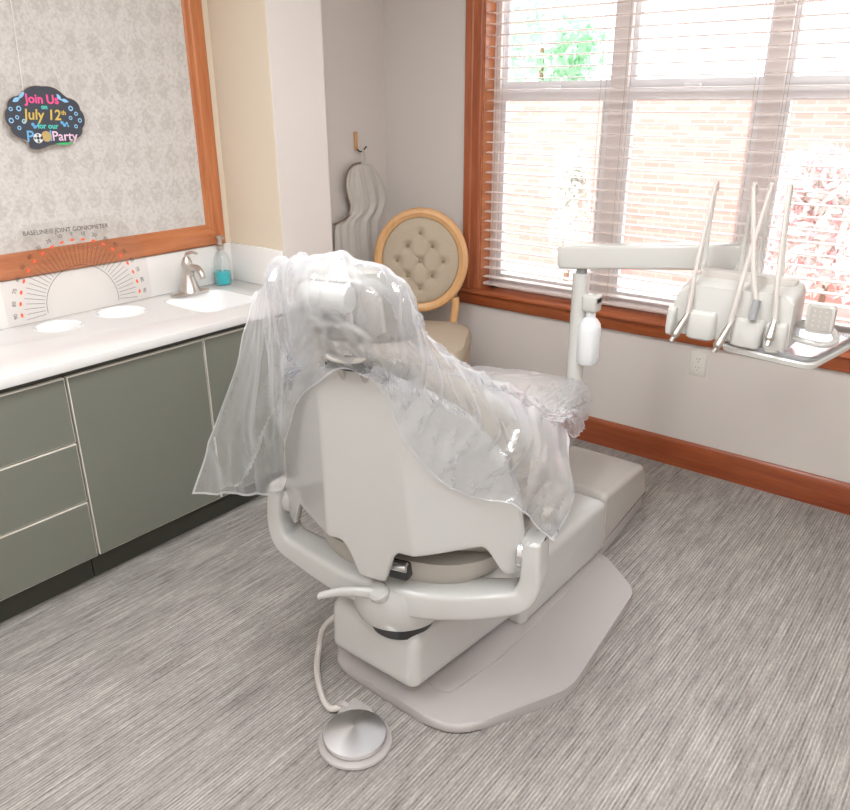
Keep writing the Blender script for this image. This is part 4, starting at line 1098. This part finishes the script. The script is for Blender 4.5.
bm = B(); loft(bm, [seat_ring(0, .483, .008), seat_ring(0, .495, -.003), seat_ring(0, .53, -.006), seat_ring(0, .56, .01), seat_ring(0, .577, .05), seat_ring(0, .586, .12), seat_ring(0, .590, .2)]); link_mesh('seat', bm, M['linen'], t)
for r, f in ((-.2, .47), (.2, .47), (-.17, .05), (.17, .05)):
    bm = B(); lathe(bm, [(.001, .0005), (.012, .0005), (.013, .03), (.017, .2), (.022, .33), (.026, .35), (.018, .36), (.026, .372), (.026, .455), (.001, .455)], V(r, f, 0), 16); link_mesh('leg', bm, M['beech'], t)

# ------------------------------------------------------------------ hook and hanging apron on the left wall of the recess
t = thing('wall_hook', (XL, -.25, 1.42), 'small wooden wall peg above the hanging apron', 'hook')
bm = B(); box(bm, (XL, -.262, 1.408), (XL + .014, -.242, 1.50), .004, 2); link_mesh('hook_plate', bm, M['beech'], t)
bm = B(); tube(bm, [(XL + .012, -.25, 1.412), (XL + .035, -.248, 1.40), (XL + .045, -.235, 1.41), (XL + .048, -.215, 1.425)], .004, 8); link_mesh('hook_prong', bm, M['dark'], t)
t = thing('hanging_apron', (XL + .02, -.26, .65), 'grey cloth apron with brown piping hanging from the wall peg', 'apron')
bm = B(); NVv = 30; NUu = 48; rows = []
outl = [(1.335, -.30, -.20), (1.33, -.325, -.165), (1.30, -.355, -.125), (1.25, -.372, -.085), (1.19, -.372, -.062), (1.13, -.352, -.066), (1.09, -.375, -.085), (1.06, -.44, -.105), (1.03, -.47, -.13), (.95, -.475, -.14), (.80, -.475, -.13), (.66, -.47, -.12)]
for j, (z, ya, yb) in enumerate([tuple(v) for v in cr(outl, 4)]):
    row = []
    for i in range(NUu + 1):
        s = i / NUu; y = ya + (yb - ya) * s
        env = min(1, (1.345 - z) * 6)
        x = XL + .026 + env * (.012 * math.sin(s * 19 + 1.2 * math.sin(z * 7)) + .007 * math.sin(s * 43 + z * 9)) + .01 * math.sin(s * PI)
        row.append(bm.verts.new((x, y, z)))
    rows.append(row)
for A, Bq in zip(rows, rows[1:]):
    for i in range(NUu): bm.faces.new((A[i], A[i + 1], Bq[i + 1], Bq[i]))
ret = bmesh.ops.extrude_face_region(bm, geom=list(bm.faces)); bmesh.ops.translate(bm, verts=[g for g in ret['geom'] if isinstance(g, bmesh.types.BMVert)], vec=(.003, 0, 0))
link_mesh('apron_cloth', bm, M['towel'], t, angle=80)
bm = B(); tube(bm, [(XL + .04, -.255, 1.345), (XL + .04, -.31, 1.338), (XL + .04, -.355, 1.31), (XL + .04, -.378, 1.25), (XL + .04, -.368, 1.18), (XL + .04, -.352, 1.13), (XL + .04, -.375, 1.08), (XL + .04, -.44, 1.055), (XL + .04, -.48, 1.05)], .0055, 8)
link_mesh('piping', bm, M['trimcord'], t)
bm = B(); tube(bm, [(XL + .038, -.265, 1.335), (XL + .044, -.25, 1.37), (XL + .046, -.24, 1.41), (XL + .05, -.228, 1.37), (XL + .04, -.23, 1.335)], .003, 6); link_mesh('hanging_loop', bm, M['towel'], t)


# ------------------------------------------------------------------ outdoors
bm = B(); box(bm, (-14, .16, -.2), (12, 30, 0)); struct('ground', bm, M['paving'], smooth=False)
bm = B(); box(bm, (-8, 3.9, 0), (6, 4.15, 1.72)); w = link_mesh('brick_wall', bm, M['brick'], smooth=False)
tag(w, 'pink brick garden wall outside the window', 'wall')
def leafy(name, crowns, trunk, mats, label, cat, n, ls):
    t = thing(name, (trunk[0], trunk[1], 0), label, cat)
    bm = B(); tube(bm, [(trunk[0], trunk[1], 0), (trunk[0] + .02, trunk[1], trunk[2] * .6), (trunk[0], trunk[1], trunk[2])], lambda q: trunk[3] * (1 - .6 * q), 10)
    link_mesh('trunk', bm, M['bark'], t)
    bm = B(); rr = random.Random(len(label))
    for k in range(n):
        c = rr.choice(crowns); d = Vector((rr.gauss(0, 1), rr.gauss(0, 1), rr.gauss(0, 1))).normalized() * (rr.random() ** .4)
        p = Vector(c[:3]) + Vector((d.x * c[3], d.y * c[3], d.z * c[4]))
        if p.z < .03: continue
        a = Vector((rr.gauss(0, 1), rr.gauss(0, 1), rr.gauss(0, 1))).normalized(); b = a.cross(Vector((rr.random(), rr.random(), rr.random()))).normalized()
        s = ls * rr.uniform(.6, 1.2)
        vs = [bm.verts.new(p + q) for q in (a * s, b * s * .45, -a * s, -b * s * .45)]
        f = bm.faces.new(vs); f.material_index = rr.randrange(len(mats))
    link_mesh('foliage', bm, mats, t, smooth=False)
leafy('garden_tree', [(-4.1, 8, 2.6, .75, .7), (-4.6, 8.2, 3.4, .9, .8), (-3.9, 8, 1.9, .5, .5), (-5.0, 8.1, 2.4, .6, .7), (-3.6, 7.9, 2.3, .4, .5)], (-4.3, 8, 2.4, .08), [M['foliage_green']],
      'green leafy tree beyond the brick wall, upper left of the window', 'tree', 900, .13)
leafy('garden_shrub', [(-1.12, 3.3, .55, .22, .5), (-1.16, 3.3, .95, .17, .28)], (-1.15, 3.3, .5, .03), [M['foliage_pale']], 'pale shrub in front of the brick wall, seen through the left third of the window', 'shrub', 700, .08)
leafy('flowering_shrub', [(1.0, 3.2, 1.05, .32, .28), (.95, 3.2, .6, .45, .4), (1.5, 3.2, .6, .5, .45)], (1.15, 3.2, .5, .03), [M['foliage_pale'], M['foliage_pale'], M['foliage_pale'], M['foliage_pink']], 'pale flowering shrub outside the right third of the window', 'shrub', 2200, .075)

# ------------------------------------------------------------------ light
wd = bpy.data.worlds.new('sky'); sc.world = wd; wd.use_nodes = True
bg = wd.node_tree.nodes['Background']; bg.inputs[0].default_value = (.92, .96, 1.0, 1); bg.inputs[1].default_value = 3.5
sun = bpy.data.lights.new('sun', 'SUN'); sun.energy = 1.8; sun.angle = .02; sun.color = (1, .95, .88)
so = bpy.data.objects.new('sun', sun); C.objects.link(so); so.rotation_euler = Vector((-.25, -.75, 1)).to_track_quat('Z', 'Y').to_euler()
so.location = (0, -3, 8)

sc.cycles.transparent_max_bounces = 24
sc.view_settings.view_transform = 'Standard'; sc.view_settings.look = 'None'; sc.view_settings.gamma = 1
sc.view_settings.exposure = 0.0
sc.view_settings.use_curve_mapping = False
